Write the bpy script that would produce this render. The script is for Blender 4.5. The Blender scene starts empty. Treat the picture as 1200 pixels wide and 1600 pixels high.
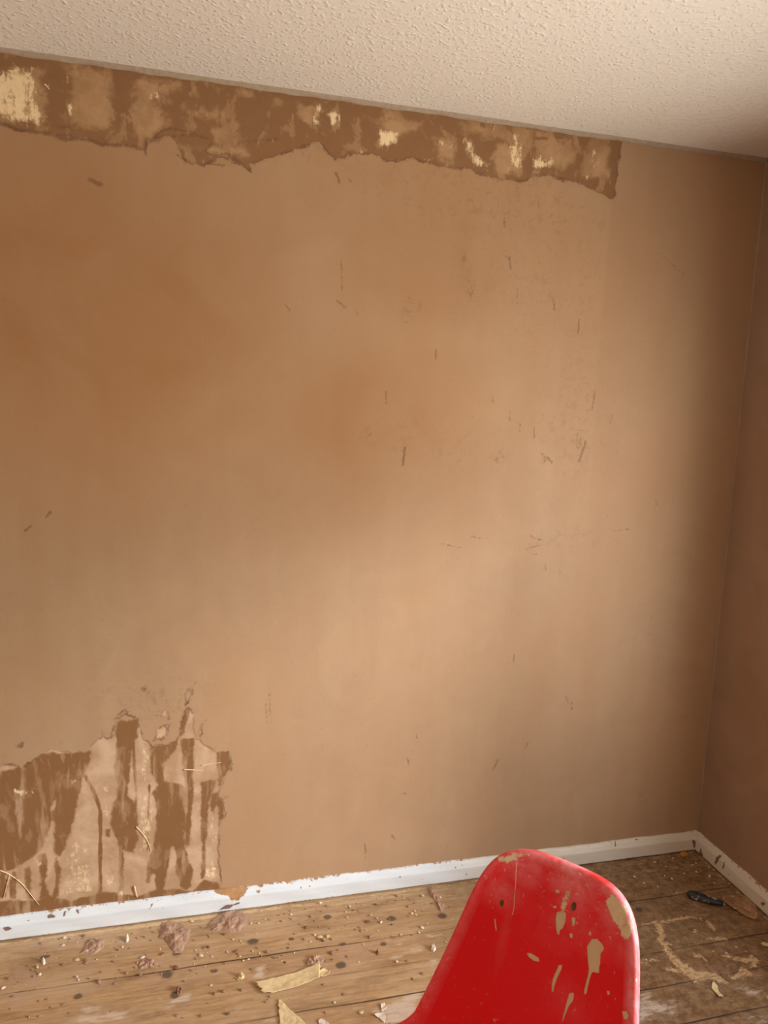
import bpy, bmesh, math, random
import numpy as np
from mathutils import Vector, Matrix, noise as mnoise

random.seed(7)
rng = np.random.default_rng(11)
SC = bpy.context.scene
COL = SC.collection

# ------------------------------------------------------------------ camera
YAW, PITCH, ROLL = 0.246, -0.137, 0.036
CAM = np.array([-1.749, -2.066, 1.542])
FPX = 1109.0
fw = np.array([math.sin(YAW)*math.cos(PITCH), math.cos(YAW)*math.cos(PITCH), math.sin(PITCH)])
r0 = np.array([math.cos(YAW), -math.sin(YAW), 0.0]); u0 = np.cross(r0, fw)
RT = math.cos(ROLL)*r0 + math.sin(ROLL)*u0
UP = -math.sin(ROLL)*r0 + math.cos(ROLL)*u0
cam_data = bpy.data.cameras.new('camera'); cam = bpy.data.objects.new('camera', cam_data)
COL.objects.link(cam); SC.camera = cam
cam_data.sensor_fit = 'VERTICAL'; cam_data.sensor_height = 36.0; cam_data.sensor_width = 27.0
cam_data.lens = FPX/1600*36.0
cam_data.clip_start = 0.02
M = Matrix(((RT[0], UP[0], -fw[0], CAM[0]), (RT[1], UP[1], -fw[1], CAM[1]), (RT[2], UP[2], -fw[2], CAM[2]), (0, 0, 0, 1)))
cam.matrix_world = M

# ------------------------------------------------------------------ light
EXPOSURE = 0.0
SKY_UP, SKY_HOR, GROUND = 5.8, 7.0, 14.5
SUN_DIR, SUN_POWER, SUN_SPREAD = (.848, -.53, .30), 3.9, 15.0      # hazy sun seen through the window
WIN_Y0, WIN_Y1, WIN_Z0, WIN_Z1 = -0.62, -2.50, 0.34, 1.64
WALL_T = 0.22
SC.view_settings.view_transform = 'Standard'
SC.view_settings.look = 'None'
SC.view_settings.gamma = 1
SC.view_settings.use_curve_mapping = False
SC.view_settings.exposure = EXPOSURE
SC.cycles.use_denoising = True
SC.cycles.max_bounces = 10
SC.cycles.diffuse_bounces = 6
SC.cycles.sample_clamp_indirect = 6
SC.cycles.caustics_reflective = False
SC.cycles.caustics_refractive = False

def make_world():
    w = bpy.data.worlds.new('sky'); SC.world = w; w.use_nodes = True
    nt = w.node_tree; nt.nodes.clear()
    out = nt.nodes.new('ShaderNodeOutputWorld'); bg = nt.nodes.new('ShaderNodeBackground')
    tc = nt.nodes.new('ShaderNodeTexCoord'); sx = nt.nodes.new('ShaderNodeSeparateXYZ')
    nt.links.new(tc.outputs['Generated'], sx.inputs[0])
    mr = nt.nodes.new('ShaderNodeMapRange'); mr.inputs[1].default_value = -1; mr.inputs[2].default_value = 1
    nt.links.new(sx.outputs['Z'], mr.inputs[0])
    cr = nt.nodes.new('ShaderNodeValToRGB'); nt.links.new(mr.outputs[0], cr.inputs[0])
    e = cr.color_ramp.elements
    def k(c, s): return (c[0]*s, c[1]*s, c[2]*s, 1)
    e[0].position = 0.0; e[0].color = k((1.0, .95, .85), GROUND)
    e[1].position = 0.48; e[1].color = k((1.0, .95, .86), GROUND)
    a = e.new(0.53); a.color = k((.97, .97, 1.0), SKY_HOR)
    a = e.new(0.72); a.color = k((.90, .95, 1.0), SKY_HOR)
    a = e.new(1.0); a.color = k((.80, .90, 1.0), SKY_UP)
    nt.links.new(cr.outputs[0], bg.inputs[0]); bg.inputs[1].default_value = 1.0
    nt.links.new(bg.outputs[0], out.inputs[0])
make_world()
sl = bpy.data.lights.new('hazy_sun', 'SUN'); sl.energy = SUN_POWER; sl.angle = math.radians(SUN_SPREAD); sl.color = (.95, .97, 1.0)
so = bpy.data.objects.new('hazy_sun', sl); COL.objects.link(so); so.location = (4, -3, 4)
so.rotation_euler = Vector(SUN_DIR).to_track_quat('Z', 'Y').to_euler()
pl = bpy.data.lights.new('window_daylight_portal', 'AREA'); pl.shape = 'RECTANGLE'
pl.size = abs(WIN_Y1-WIN_Y0); pl.size_y = WIN_Z1-WIN_Z0; pl.cycles.is_portal = True
po = bpy.data.objects.new('window_daylight_portal', pl); COL.objects.link(po)
po.location = (WALL_T*0.5+0.05, (WIN_Y0+WIN_Y1)/2, (WIN_Z0+WIN_Z1)/2)
po.rotation_euler = (math.radians(90), 0, math.radians(90))    # shines towards -x

# ------------------------------------------------------------------ pixel -> place helpers (used only to measure where things stand)
def ray(x, y): return fw + (x-600)/FPX*RT - (y-800)/FPX*UP
def on_floor(x, y, z=0.0):
    d = ray(x, y); return CAM + d*((z-CAM[2])/d[2])
def on_wall(x, y, Y=0.0):
    d = ray(x, y); return CAM + d*((Y-CAM[1])/d[1])
def on_right(x, y, X=0.0):
    d = ray(x, y); return CAM + d*((X-CAM[0])/d[0])
def wpoly(pts): return np.array([[q[0], q[2]] for q in (on_wall(*p) for p in pts)])
def fpoly(pts): return np.array([on_floor(*p)[:2] for p in pts])
def from_crop(pts, ox, oy, s): return [(ox+x/s, oy+y/s) for x, y in pts]

# ------------------------------------------------------------------ 2D masks (stain shapes in metres on their surface)
def seg_dist(P, a, b):
    d = b-a; l2 = (d*d).sum()+1e-12
    t = np.clip(((P-a)@d)/l2, 0, 1)
    return np.hypot(*(P-(a+t[:, None]*d)).T)
def poly_mask(P, poly, soft=.004):
    m = np.zeros(len(P)); lo = poly.min(0)-soft*2; hi = poly.max(0)+soft*2
    ix = np.where(((P >= lo) & (P <= hi)).all(1))[0]
    if not len(ix): return m
    Q = P[ix]; d = np.full(len(Q), 1e9); ins = np.zeros(len(Q), bool)
    n = len(poly)
    for i in range(n):
        a, b = poly[i], poly[(i+1) % n]
        d = np.minimum(d, seg_dist(Q, a, b))
        c = (a[1] > Q[:, 1]) != (b[1] > Q[:, 1])
        den = b[1]-a[1] if abs(b[1]-a[1]) > 1e-12 else 1e-12
        ins ^= c & (Q[:, 0] < (b[0]-a[0])*(Q[:, 1]-a[1])/den+a[0])
    sd = np.where(ins, -d, d)
    m[ix] = np.clip(.5-sd/(2*soft), 0, 1)
    return m
def line_mask(P, line, w, soft=.003):
    """soft-edged stroke; w one width or a list of widths (metres)"""
    m = np.zeros(len(P)); n = len(line)
    ws = w if isinstance(w, (list, tuple)) else [w]*n
    mx = max(ws)+soft*2
    lo = line.min(0)-mx; hi = line.max(0)+mx
    ix = np.where(((P >= lo) & (P <= hi)).all(1))[0]
    if not len(ix): return m
    Q = P[ix]; best = np.zeros(len(Q))
    for i in range(n-1):
        a, b = line[i], line[i+1]; d = b-a; l2 = (d*d).sum()+1e-12
        t = np.clip(((Q-a)@d)/l2, 0, 1); dist = np.hypot(*(Q-(a+t[:, None]*d)).T)
        ww = ws[i]+(ws[i+1]-ws[i])*t
        best = np.maximum(best, np.clip(.5-(dist-ww/2)/(2*soft), 0, 1))
    m[ix] = best
    return m
def blob_mask(P, c, rx, ry, soft=1.0):
    q = ((P-np.asarray(c))/np.array([rx, ry])); d = np.hypot(*q.T)
    return np.clip((1-d)/soft, 0, 1)

# ------------------------------------------------------------------ mesh / object helpers
def link_mesh(name, verts, faces, mat, parent=None, smooth=False):
    me = bpy.data.meshes.new(name); me.from_pydata([tuple(map(float, v)) for v in verts], [], faces)
    me.validate(); me.update()
    if smooth:
        me.polygons.foreach_set('use_smooth', [True]*len(me.polygons))
    if mat: me.materials.append(mat)
    o = bpy.data.objects.new(name, me); COL.objects.link(o)
    if parent: o.parent = parent
    return o
def link_bm(name, bm, mat, parent=None, smooth=False):
    me = bpy.data.meshes.new(name); bmesh.ops.recalc_face_normals(bm, faces=bm.faces); bm.to_mesh(me); bm.free()
    if smooth:
        me.polygons.foreach_set('use_smooth', [True]*len(me.polygons))
    if mat: me.materials.append(mat)
    o = bpy.data.objects.new(name, me); COL.objects.link(o)
    if parent: o.parent = parent
    return o
def set_attr(o, name, arr):
    a = o.data.color_attributes.new(name, 'FLOAT_COLOR', 'POINT')
    a.data.foreach_set('color', np.ascontiguousarray(arr, dtype=np.float32).ravel())
def structure(o): o['kind'] = 'structure'; return o
def tag(o, label, cat, group=None):
    o['label'] = label; o['category'] = cat
    if group: o['group'] = group
    return o
def empty(name, loc, rz=0):
    o = bpy.data.objects.new(name, None); COL.objects.link(o); o.location = loc; o.rotation_euler = (0, 0, rz)
    o.empty_display_size = .05
    return o
def add_box(bm, x0, x1, y0, y1, z0, z1):
    v = [bm.verts.new(p) for p in ((x0,y0,z0),(x1,y0,z0),(x1,y1,z0),(x0,y1,z0),(x0,y0,z1),(x1,y0,z1),(x1,y1,z1),(x0,y1,z1))]
    for f in ((3,2,1,0),(4,5,6,7),(0,1,5,4),(1,2,6,5),(2,3,7,6),(3,0,4,7)): bm.faces.new([v[i] for i in f])
def grid_faces(nx, ny):
    i = np.arange(nx-1); j = np.arange(ny-1); I, J = np.meshgrid(i, j, indexing='ij')
    a = (I*ny+J).ravel(); return np.stack([a, a+ny, a+ny+1, a+1], 1)
def fast_mesh(name, V, F, mat, smooth=True):
    me = bpy.data.meshes.new(name)
    me.vertices.add(len(V)); me.vertices.foreach_set('co', np.asarray(V, np.float32).ravel())
    F = np.asarray(F, np.int32); n = len(F)
    me.loops.add(n*4); me.loops.foreach_set('vertex_index', F.ravel())
    me.polygons.add(n); me.polygons.foreach_set('loop_start', np.arange(0, n*4, 4, dtype=np.int32))
    me.polygons.foreach_set('loop_total', np.full(n, 4, np.int32))
    me.update(calc_edges=True)
    me.polygons.foreach_set('use_smooth', [smooth]*n)
    me.materials.append(mat)
    o = bpy.data.objects.new(name, me); COL.objects.link(o)
    return o
def axis(dense0, dense1, step, lo, hi):
    a = np.arange(dense0, dense1+1e-9, step)
    left = np.linspace(lo, dense0, 8)[:-1] if lo < dense0-1e-6 else np.array([])
    right = np.linspace(a[-1], hi, 8)[1:] if hi > a[-1]+1e-6 else np.array([])
    return np.concatenate([left, a, right])

# ------------------------------------------------------------------ node helpers
class NT:
    def __init__(s, name):
        s.m = bpy.data.materials.new(name); s.m.use_nodes = True; s.t = s.m.node_tree
        s.b = s.t.nodes['Principled BSDF']; s.out = s.t.nodes['Material Output']
        s._pos = None
    def n(s, ty, **k):
        nd = s.t.nodes.new(ty)
        for a, b in k.items(): setattr(nd, a, b)
        return nd
    def L(s, a, b): s.t.links.new(a, b)
    def inp(s, sock, v):
        if isinstance(v, bpy.types.NodeSocket): s.L(v, sock)
        else:
            if isinstance(v, (tuple, list)) and len(v) == 3 and sock.type == 'RGBA': v = (*v, 1)
            sock.default_value = v
    def pos(s):
        if s._pos is None: s._pos = s.n('ShaderNodeTexCoord').outputs['Object']
        return s._pos
    def mapping(s, scale=(1, 1, 1), loc=(0, 0, 0), rot=(0, 0, 0)):
        m = s.n('ShaderNodeMapping'); s.L(s.pos(), m.inputs[0])
        m.inputs['Scale'].default_value = scale; m.inputs['Location'].default_value = loc; m.inputs['Rotation'].default_value = rot
        return m.outputs[0]
    def noise(s, scale, detail=4, rough=.55, dist=0, vec=None):
        t = s.n('ShaderNodeTexNoise'); s.L(vec if vec is not None else s.pos(), t.inputs['Vector'])
        t.inputs['Scale'].default_value = scale; t.inputs['Detail'].default_value = detail
        t.inputs['Roughness'].default_value = rough; t.inputs['Distortion'].default_value = dist
        return t.outputs['Fac']
    def vor(s, scale, feat='F1', vec=None):
        t = s.n('ShaderNodeTexVoronoi', feature=feat); s.L(vec if vec is not None else s.pos(), t.inputs['Vector'])
        t.inputs['Scale'].default_value = scale
        return t.outputs['Distance']
    def ma(s, op, a, b=0.0, c=0.0, clamp=False):
        m = s.n('ShaderNodeMath', operation=op, use_clamp=clamp)
        s.inp(m.inputs[0], a); s.inp(m.inputs[1], b); s.inp(m.inputs[2], c)
        return m.outputs[0]
    def rng(s, v, a, b, c=0.0, d=1.0, smooth=False):
        m = s.n('ShaderNodeMapRange', interpolation_type='SMOOTHSTEP' if smooth else 'LINEAR')
        s.inp(m.inputs[0], v)
        for i, x in enumerate((a, b, c, d)): m.inputs[i+1].default_value = x
        return m.outputs[0]
    def mix(s, f, a, b, mode='MIX'):
        m = s.n('ShaderNodeMix', data_type='RGBA', blend_type=mode)
        s.inp(m.inputs[0], f); s.inp(m.inputs[6], a); s.inp(m.inputs[7], b)
        return m.outputs[2]
    def attr(s, name):
        a = s.n('ShaderNodeAttribute', attribute_name=name)
        sp = s.n('ShaderNodeSeparateColor'); s.L(a.outputs['Color'], sp.inputs[0])
        return sp.outputs[0], sp.outputs[1], sp.outputs[2], a.outputs['Alpha']
    def ragged(s, m, noise, amp=.5, w=.08):
        """turn a soft mask into a ragged-edged one"""
        v = s.ma('ADD', m, s.ma('MULTIPLY', s.ma('SUBTRACT', noise, .5), amp*2.1))
        return s.rng(v, .5-w, .5+w, smooth=True)
    def bump(s, h, strength=.3, dist=.002, prev=None):
        b = s.n('ShaderNodeBump'); b.inputs['Strength'].default_value = strength; b.inputs['Distance'].default_value = dist
        s.L(h, b.inputs['Height'])
        if prev is not None: s.L(prev, b.inputs['Normal'])
        return b.outputs[0]
    def done(s, col, rough=.7, normal=None, spec=.5):
        s.inp(s.b.inputs['Base Color'], col); s.inp(s.b.inputs['Roughness'], rough)
        s.inp(s.b.inputs['Specular IOR Level'], spec)
        if normal is not None: s.L(normal, s.b.inputs['Normal'])
        return s.m
def lin(r, g, b):
    f = lambda c: (c/255/12.92) if c/255 <= .04045 else ((c/255+.055)/1.055)**2.4
    return (f(r), f(g), f(b))
def plain(name, col, rough=.6, bump_scale=0, amp=.12, metal=0, bstr=.3, bdist=.002):
    t = NT(name); n = t.noise(bump_scale or 60, 4)
    dark = tuple(c*(1-amp) for c in col); lite = tuple(min(1, c*(1+amp)) for c in col)
    c = t.mix(n, dark, lite)
    nm = t.bump(n, bstr, bdist) if bump_scale else None
    m = t.done(c, rough, nm); t.b.inputs['Metallic'].default_value = metal
    return m

# ------------------------------------------------------------------ materials of the room
def mat_wall():
    t = NT('fresh_gypsum_plaster')
    R, G, B, A = t.attr('stain')          # stripped area, wet shapes, pale remnants, dark marks
    R2, G2, B2, A2 = t.attr('tone')       # damp with painted warm bounce, trowel scuff, straight board edge
    fine = t.noise(140, 5, .65); mid = t.noise(30, 5, .6); big = t.noise(1.6, 3, .5)
    vst = t.noise(5, 4, .55, vec=t.mapping((2.2, 1, .35)))
    swirl = t.noise(6, 6, .6, 1.6)
    base = t.mix(t.rng(swirl, .3, .7), lin(172, 141, 109), lin(179, 147, 114))
    base = t.mix(t.ma('MULTIPLY', t.rng(vst, .42, .7), .35), base, lin(166, 128, 93))
    base = t.mix(t.ma('MULTIPLY', t.rng(big, .45, .62), .35), base, lin(180, 138, 98))
    damp_bounce = t.ma('MULTIPLY', R2, t.rng(t.noise(3.2, 5, .55, .8), .25, .75, .55, 1.0), clamp=True)
    base = t.mix(damp_bounce, base, lin(150, 104, 60))  # damp plaster, plus floor-bounce warmth mixed into the colour
    scuff = t.ma('MULTIPLY', G2, t.rng(t.noise(38, 5, .7, .6), .52, .62), clamp=True)
    base = t.mix(t.ma('MULTIPLY', scuff, .32), base, lin(120, 82, 54))
    base = t.mix(t.ma('MULTIPLY', B2, .4), base, lin(160, 122, 90))
    fleck = t.rng(t.noise(90, 2, .5, vec=t.mapping((1, 1, .6))), .71, .76)
    base = t.mix(t.ma('MULTIPLY', fleck, .25), base, lin(120, 82, 56))
    base = t.mix(t.rng(t.noise(320, 3, .6), .35, .65, 0, .10), base, lin(120, 88, 62))
    # stripped old wall
    sz = t.n('ShaderNodeSeparateXYZ'); t.L(t.pos(), sz.inputs[0]); sepz = sz.outputs['Z']
    edge = t.mix(.45, t.noise(22, 6, .7, .5), t.noise(80, 6, .75, .3))
    strip = t.ragged(R, edge, .8, .05)
    old = t.mix(t.rng(t.noise(9, 5, .6, .5), .4, .62), lin(176, 142, 108), lin(200, 168, 137))
    old = t.mix(t.rng(sepz, 1.6, 1.9, 0, .75), old, t.mix(t.rng(t.noise(18, 5, .65, .4), .4, .6), lin(150, 112, 72), lin(170, 130, 88)))
    wetn = t.noise(16, 3, .5, .3)
    wet = t.ragged(G, t.mix(.4, wetn, t.noise(60, 5, .65)), .8, .16)
    dry = t.rng(t.noise(15, 5, .6, .4, vec=t.mapping((1.2, 1, .8), (2, 0, 1))), .55, .60)
    streak = t.rng(t.noise(13, 5, .6, .2, vec=t.mapping((2.6, 1, .42), (5, 0, 2))), .53, .62)
    wet = t.ma('MULTIPLY', wet, t.ma('SUBTRACT', 1.0, t.ma('MULTIPLY', streak, t.rng(sepz, .8, 1.2, .55, 0))))
    wet = t.ma('MULTIPLY', wet, t.ma('SUBTRACT', 1.0, t.ma('MULTIPLY', dry, t.rng(sepz, 1.6, 1.9, .25, .6))))
    old = t.mix(wet, old, t.mix(mid, lin(128, 91, 58), lin(140, 101, 66)))
    speck = t.noise(70, 6, .75)
    pale = t.ragged(B, t.mix(.55, speck, t.noise(24, 5, .75, vec=t.mapping((1.8, 1, .5)))), 1.2, .16)
    old = t.mix(pale, old, t.mix(mid, lin(222, 192, 148), lin(244, 220, 178)))
    col = t.mix(strip, base, old)
    # thin dark rim where the skim breaks off
    rim = t.ma('MULTIPLY', t.rng(t.ma('ABSOLUTE', t.ma('SUBTRACT', t.ma('ADD', R, t.ma('MULTIPLY', t.ma('SUBTRACT', edge, .5), 1.68)), .5)), .0, .16, 1, 0), .75)
    rim = t.ma('MULTIPLY', rim, t.rng(t.noise(22, 3), .42, .6))
    col = t.mix(rim, col, lin(104, 68, 42))
    mark = t.ragged(A, t.mix(.5, t.noise(130, 4, .7), t.noise(60, 4, .7)), 1.5, .32)
    col = t.mix(t.ma('MULTIPLY', mark, .55), col, lin(104, 70, 42))
    h = t.ma('ADD', t.ma('MULTIPLY', strip, -1.6), t.ma('MULTIPLY', fine, .12))
    h = t.ma('ADD', h, t.ma('MULTIPLY', swirl, .25)); h = t.ma('ADD', h, t.ma('MULTIPLY', mark, -.8))
    h = t.ma('ADD', h, t.ma('MULTIPLY', t.ma('MULTIPLY', strip, pale), .5))
    nm = t.bump(h, .5, .0018)
    rough = t.mix(t.ma('MULTIPLY', strip, wet), (.62,)*3, (.34,)*3)
    return t.done(col, rough, nm, .4)

def mat_wall_plain():
    t = NT('old_gypsum_plaster')
    sw = t.noise(4, 6, .6, 1.2); vst = t.noise(6, 4, .55, vec=t.mapping((1, 1.6, .4)))
    c = t.mix(t.rng(sw, .35, .68), lin(152, 124, 102), lin(164, 135, 112))
    c = t.mix(t.ma('MULTIPLY', t.rng(vst, .45, .7), .4), c, lin(160, 116, 92))
    mk = t.rng(t.noise(16, 3, .6, vec=t.mapping((1, 1, .3))), .72, .78)
    c = t.mix(t.ma('MULTIPLY', mk, .4), c, lin(110, 74, 52))
    return t.done(c, .7, t.bump(t.ma('ADD', sw, t.ma('MULTIPLY', t.noise(120, 4), .2)), .4, .0015), .3)

def mat_ceiling():
    t = NT('textured_ceiling_paint')
    warp = t.mapping((1, 1, 1))
    wp = t.n('ShaderNodeTexNoise'); t.L(t.pos(), wp.inputs['Vector']); wp.inputs['Scale'].default_value = 40
    wv = t.n('ShaderNodeVectorMath', operation='MULTIPLY_ADD'); t.L(wp.outputs['Color'], wv.inputs[0]); wv.inputs[1].default_value = (.02, .02, .02); t.L(t.pos(), wv.inputs[2])
    v = t.vor(95, 'SMOOTH_F1', wv.outputs[0]); v2 = t.noise(160, 3, .6)
    blob = t.ma('MULTIPLY', t.rng(v, .05, .52, 1, 0, smooth=True), t.rng(t.noise(55, 2), .38, .58, .15, 1))
    c = t.mix(t.noise(1.4, 3), lin(228, 222, 212), lin(234, 229, 220))
    h = t.ma('ADD', blob, t.ma('MULTIPLY', v2, .35))
    return t.done(c, .5, t.bump(h, .5, .004), .45)

def mat_floor():
    t = NT('pine_floorboards')
    R, G, B, A = t.attr('stain')      # pink film, white scuff, knots, dried filler
    R2, G2, B2, A2 = t.attr('tone')   # board gap, board tone, grime with painted shade, tan filler along the edge
    sep = t.n('ShaderNodeSeparateXYZ'); t.L(t.pos(), sep.inputs[0])
    off = t.n('ShaderNodeCombineXYZ'); t.L(t.ma('MULTIPLY', G2, 7.0), off.inputs[0]); t.L(t.ma('MULTIPLY', G2, 3.0), off.inputs[1])
    va = t.n('ShaderNodeVectorMath', operation='ADD'); t.L(t.mapping((.9, 13, 1)), va.inputs[0]); t.L(off.outputs[0], va.inputs[1])
    grain = t.noise(7, 6, .62, .9, vec=va.outputs[0]); fineg = t.noise(34, 4, .6, .2, vec=va.outputs[0])
    c = t.mix(t.rng(grain, .25, .75), lin(154, 118, 77), lin(218, 184, 140))
    c = t.mix(t.ma('MULTIPLY', t.rng(fineg, .5, .7), .4), c, lin(122, 84, 50))
    c = t.mix(t.ma('MULTIPLY', t.rng(t.noise(26, 4, .6, 1.0, vec=t.mapping((.35, 3.2, 1))), .56, .66), .32), c, lin(104, 70, 42))
    c = t.mix(t.ma('MULTIPLY', t.rng(t.noise(5, 5, .65, .5, vec=t.mapping((.8, 2, 1))), .5, .72), .55), c, lin(104, 70, 40))
    c = t.mix(t.rng(G2, 0, 1, 0, .35), c, lin(158, 112, 68))
    dust = t.rng(t.noise(9, 6, .7, .3, vec=t.mapping((.6, 1.3, 1))), .40, .70)
    c = t.mix(t.ma('MULTIPLY', dust, .62), c, lin(198, 170, 138))
    c = t.mix(t.ma('MULTIPLY', B2, t.rng(t.noise(40, 5, .7), .35, .6, .45, 1)), c, lin(70, 42, 22))  # dark tone holds both grime and painted-in shade
    film = t.ragged(R, t.noise(30, 6, .72, .3, vec=t.mapping((.7, 1.2, 1))), .8, .3)
    c = t.mix(t.ma('MULTIPLY', film, .62), c, lin(190, 154, 132))
    sc = t.ragged(G, t.noise(45, 6, .75, vec=t.mapping((.45, 1.6, 1))), .95, .3)
    c = t.mix(t.ma('MULTIPLY', sc, .7), c, lin(222, 206, 190))
    grit = t.rng(t.noise(170, 3, .6), .66, .72); c = t.mix(t.ma('MULTIPLY', grit, .5), c, lin(214, 186, 156))
    dot = t.rng(t.noise(120, 3, .6, vec=t.mapping((.8, 1.3, 1), (3, 5, 1))), .67, .73); c = t.mix(t.ma('MULTIPLY', dot, .6), c, lin(72, 46, 28))
    kn = t.ragged(B, t.noise(70, 5, .65), .5, .35)
    c = t.mix(t.ma('MULTIPLY', kn, .76), c, lin(62, 54, 52))
    filn = t.noise(60, 6, .75, .4)
    fil = t.ragged(A, t.mix(.5, filn, t.noise(120, 4, .7)), 1.15, .12)
    fil = t.ma('MULTIPLY', fil, t.rng(t.noise(100, 4, .65, vec=t.mapping((.8, 1.2, 1), (9, 2, 0))), .38, .5, .35, 1))
    c = t.mix(t.ma('MULTIPLY', fil, .85), c, t.mix(filn, lin(190, 148, 102), lin(236, 206, 162)))
    tan = t.ragged(A2, t.noise(55, 5, .75, vec=t.mapping((.5, 1.2, 1))), .9, .12)
    c = t.mix(t.ma('MULTIPLY', tan, .85), c, t.mix(t.noise(90), lin(190, 146, 96), lin(240, 216, 176)))
    gap = t.rng(R2, .3, .7)
    c = t.mix(t.ma('MULTIPLY', gap, .85), c, lin(44, 24, 12))
    h = t.ma('ADD', t.ma('MULTIPLY', fineg, .25), t.ma('MULTIPLY', fil, .8))
    h = t.ma('ADD', h, t.ma('MULTIPLY', gap, -1.5)); h = t.ma('ADD', h, t.ma('MULTIPLY', tan, .6)); h = t.ma('ADD', h, t.ma('MULTIPLY', film, .3))
    r = t.mix(film, (.5,)*3, (.72,)*3)
    return t.done(c, r, t.bump(h, .5, .0018), .35)

def mat_skirting():
    t = NT('chipped_white_gloss_paint')
    R, G, B, A = t.attr('stain')     # bare wood chips, brown plaster smears, painted warm bounce light
    streak = t.noise(20, 5, .6, vec=t.mapping((.3, .3, 3)))
    c = t.mix(streak, lin(206, 212, 216), lin(228, 232, 234))
    c = t.mix(t.ma('MULTIPLY', B, .6), c, lin(224, 206, 176))  # cream tint paints the warm bounce light into the white
    pit = t.rng(t.noise(110, 4, .65, vec=t.mapping((.6, .6, 1.4))), .66, .70)
    c = t.mix(t.ma('MULTIPLY', pit, .6), c, lin(130, 92, 64))
    chip = t.ragged(R, t.noise(70, 5, .7), .9, .08)
    c = t.mix(chip, c, t.mix(t.noise(60), lin(136, 92, 56), lin(200, 156, 106)))
    sm = t.ragged(G, t.noise(100, 5, .7), .9, .1)
    c = t.mix(t.ma('MULTIPLY', sm, .9), c, lin(112, 76, 52))
    h = t.ma('ADD', t.ma('MULTIPLY', chip, -1), t.ma('MULTIPLY', streak, .2)); h = t.ma('ADD', h, t.ma('MULTIPLY', sm, .8))
    return t.done(c, t.mix(chip, (.4,)*3, (.8,)*3), t.bump(h, .4, .0012), .4)

M_WALL, M_WALL2, M_CEIL, M_FLOOR, M_SKIRT = mat_wall(), mat_wall_plain(), mat_ceiling(), mat_floor(), mat_skirting()
M_PAINT = plain('pale_emulsion_paint', lin(226, 224, 218), .7, 50, .04)
M_TRIM = plain('old_caulk', lin(160, 140, 118), .7, 80, .25)
M_FRAME = plain('white_window_plastic', lin(236, 238, 238), .35)

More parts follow.
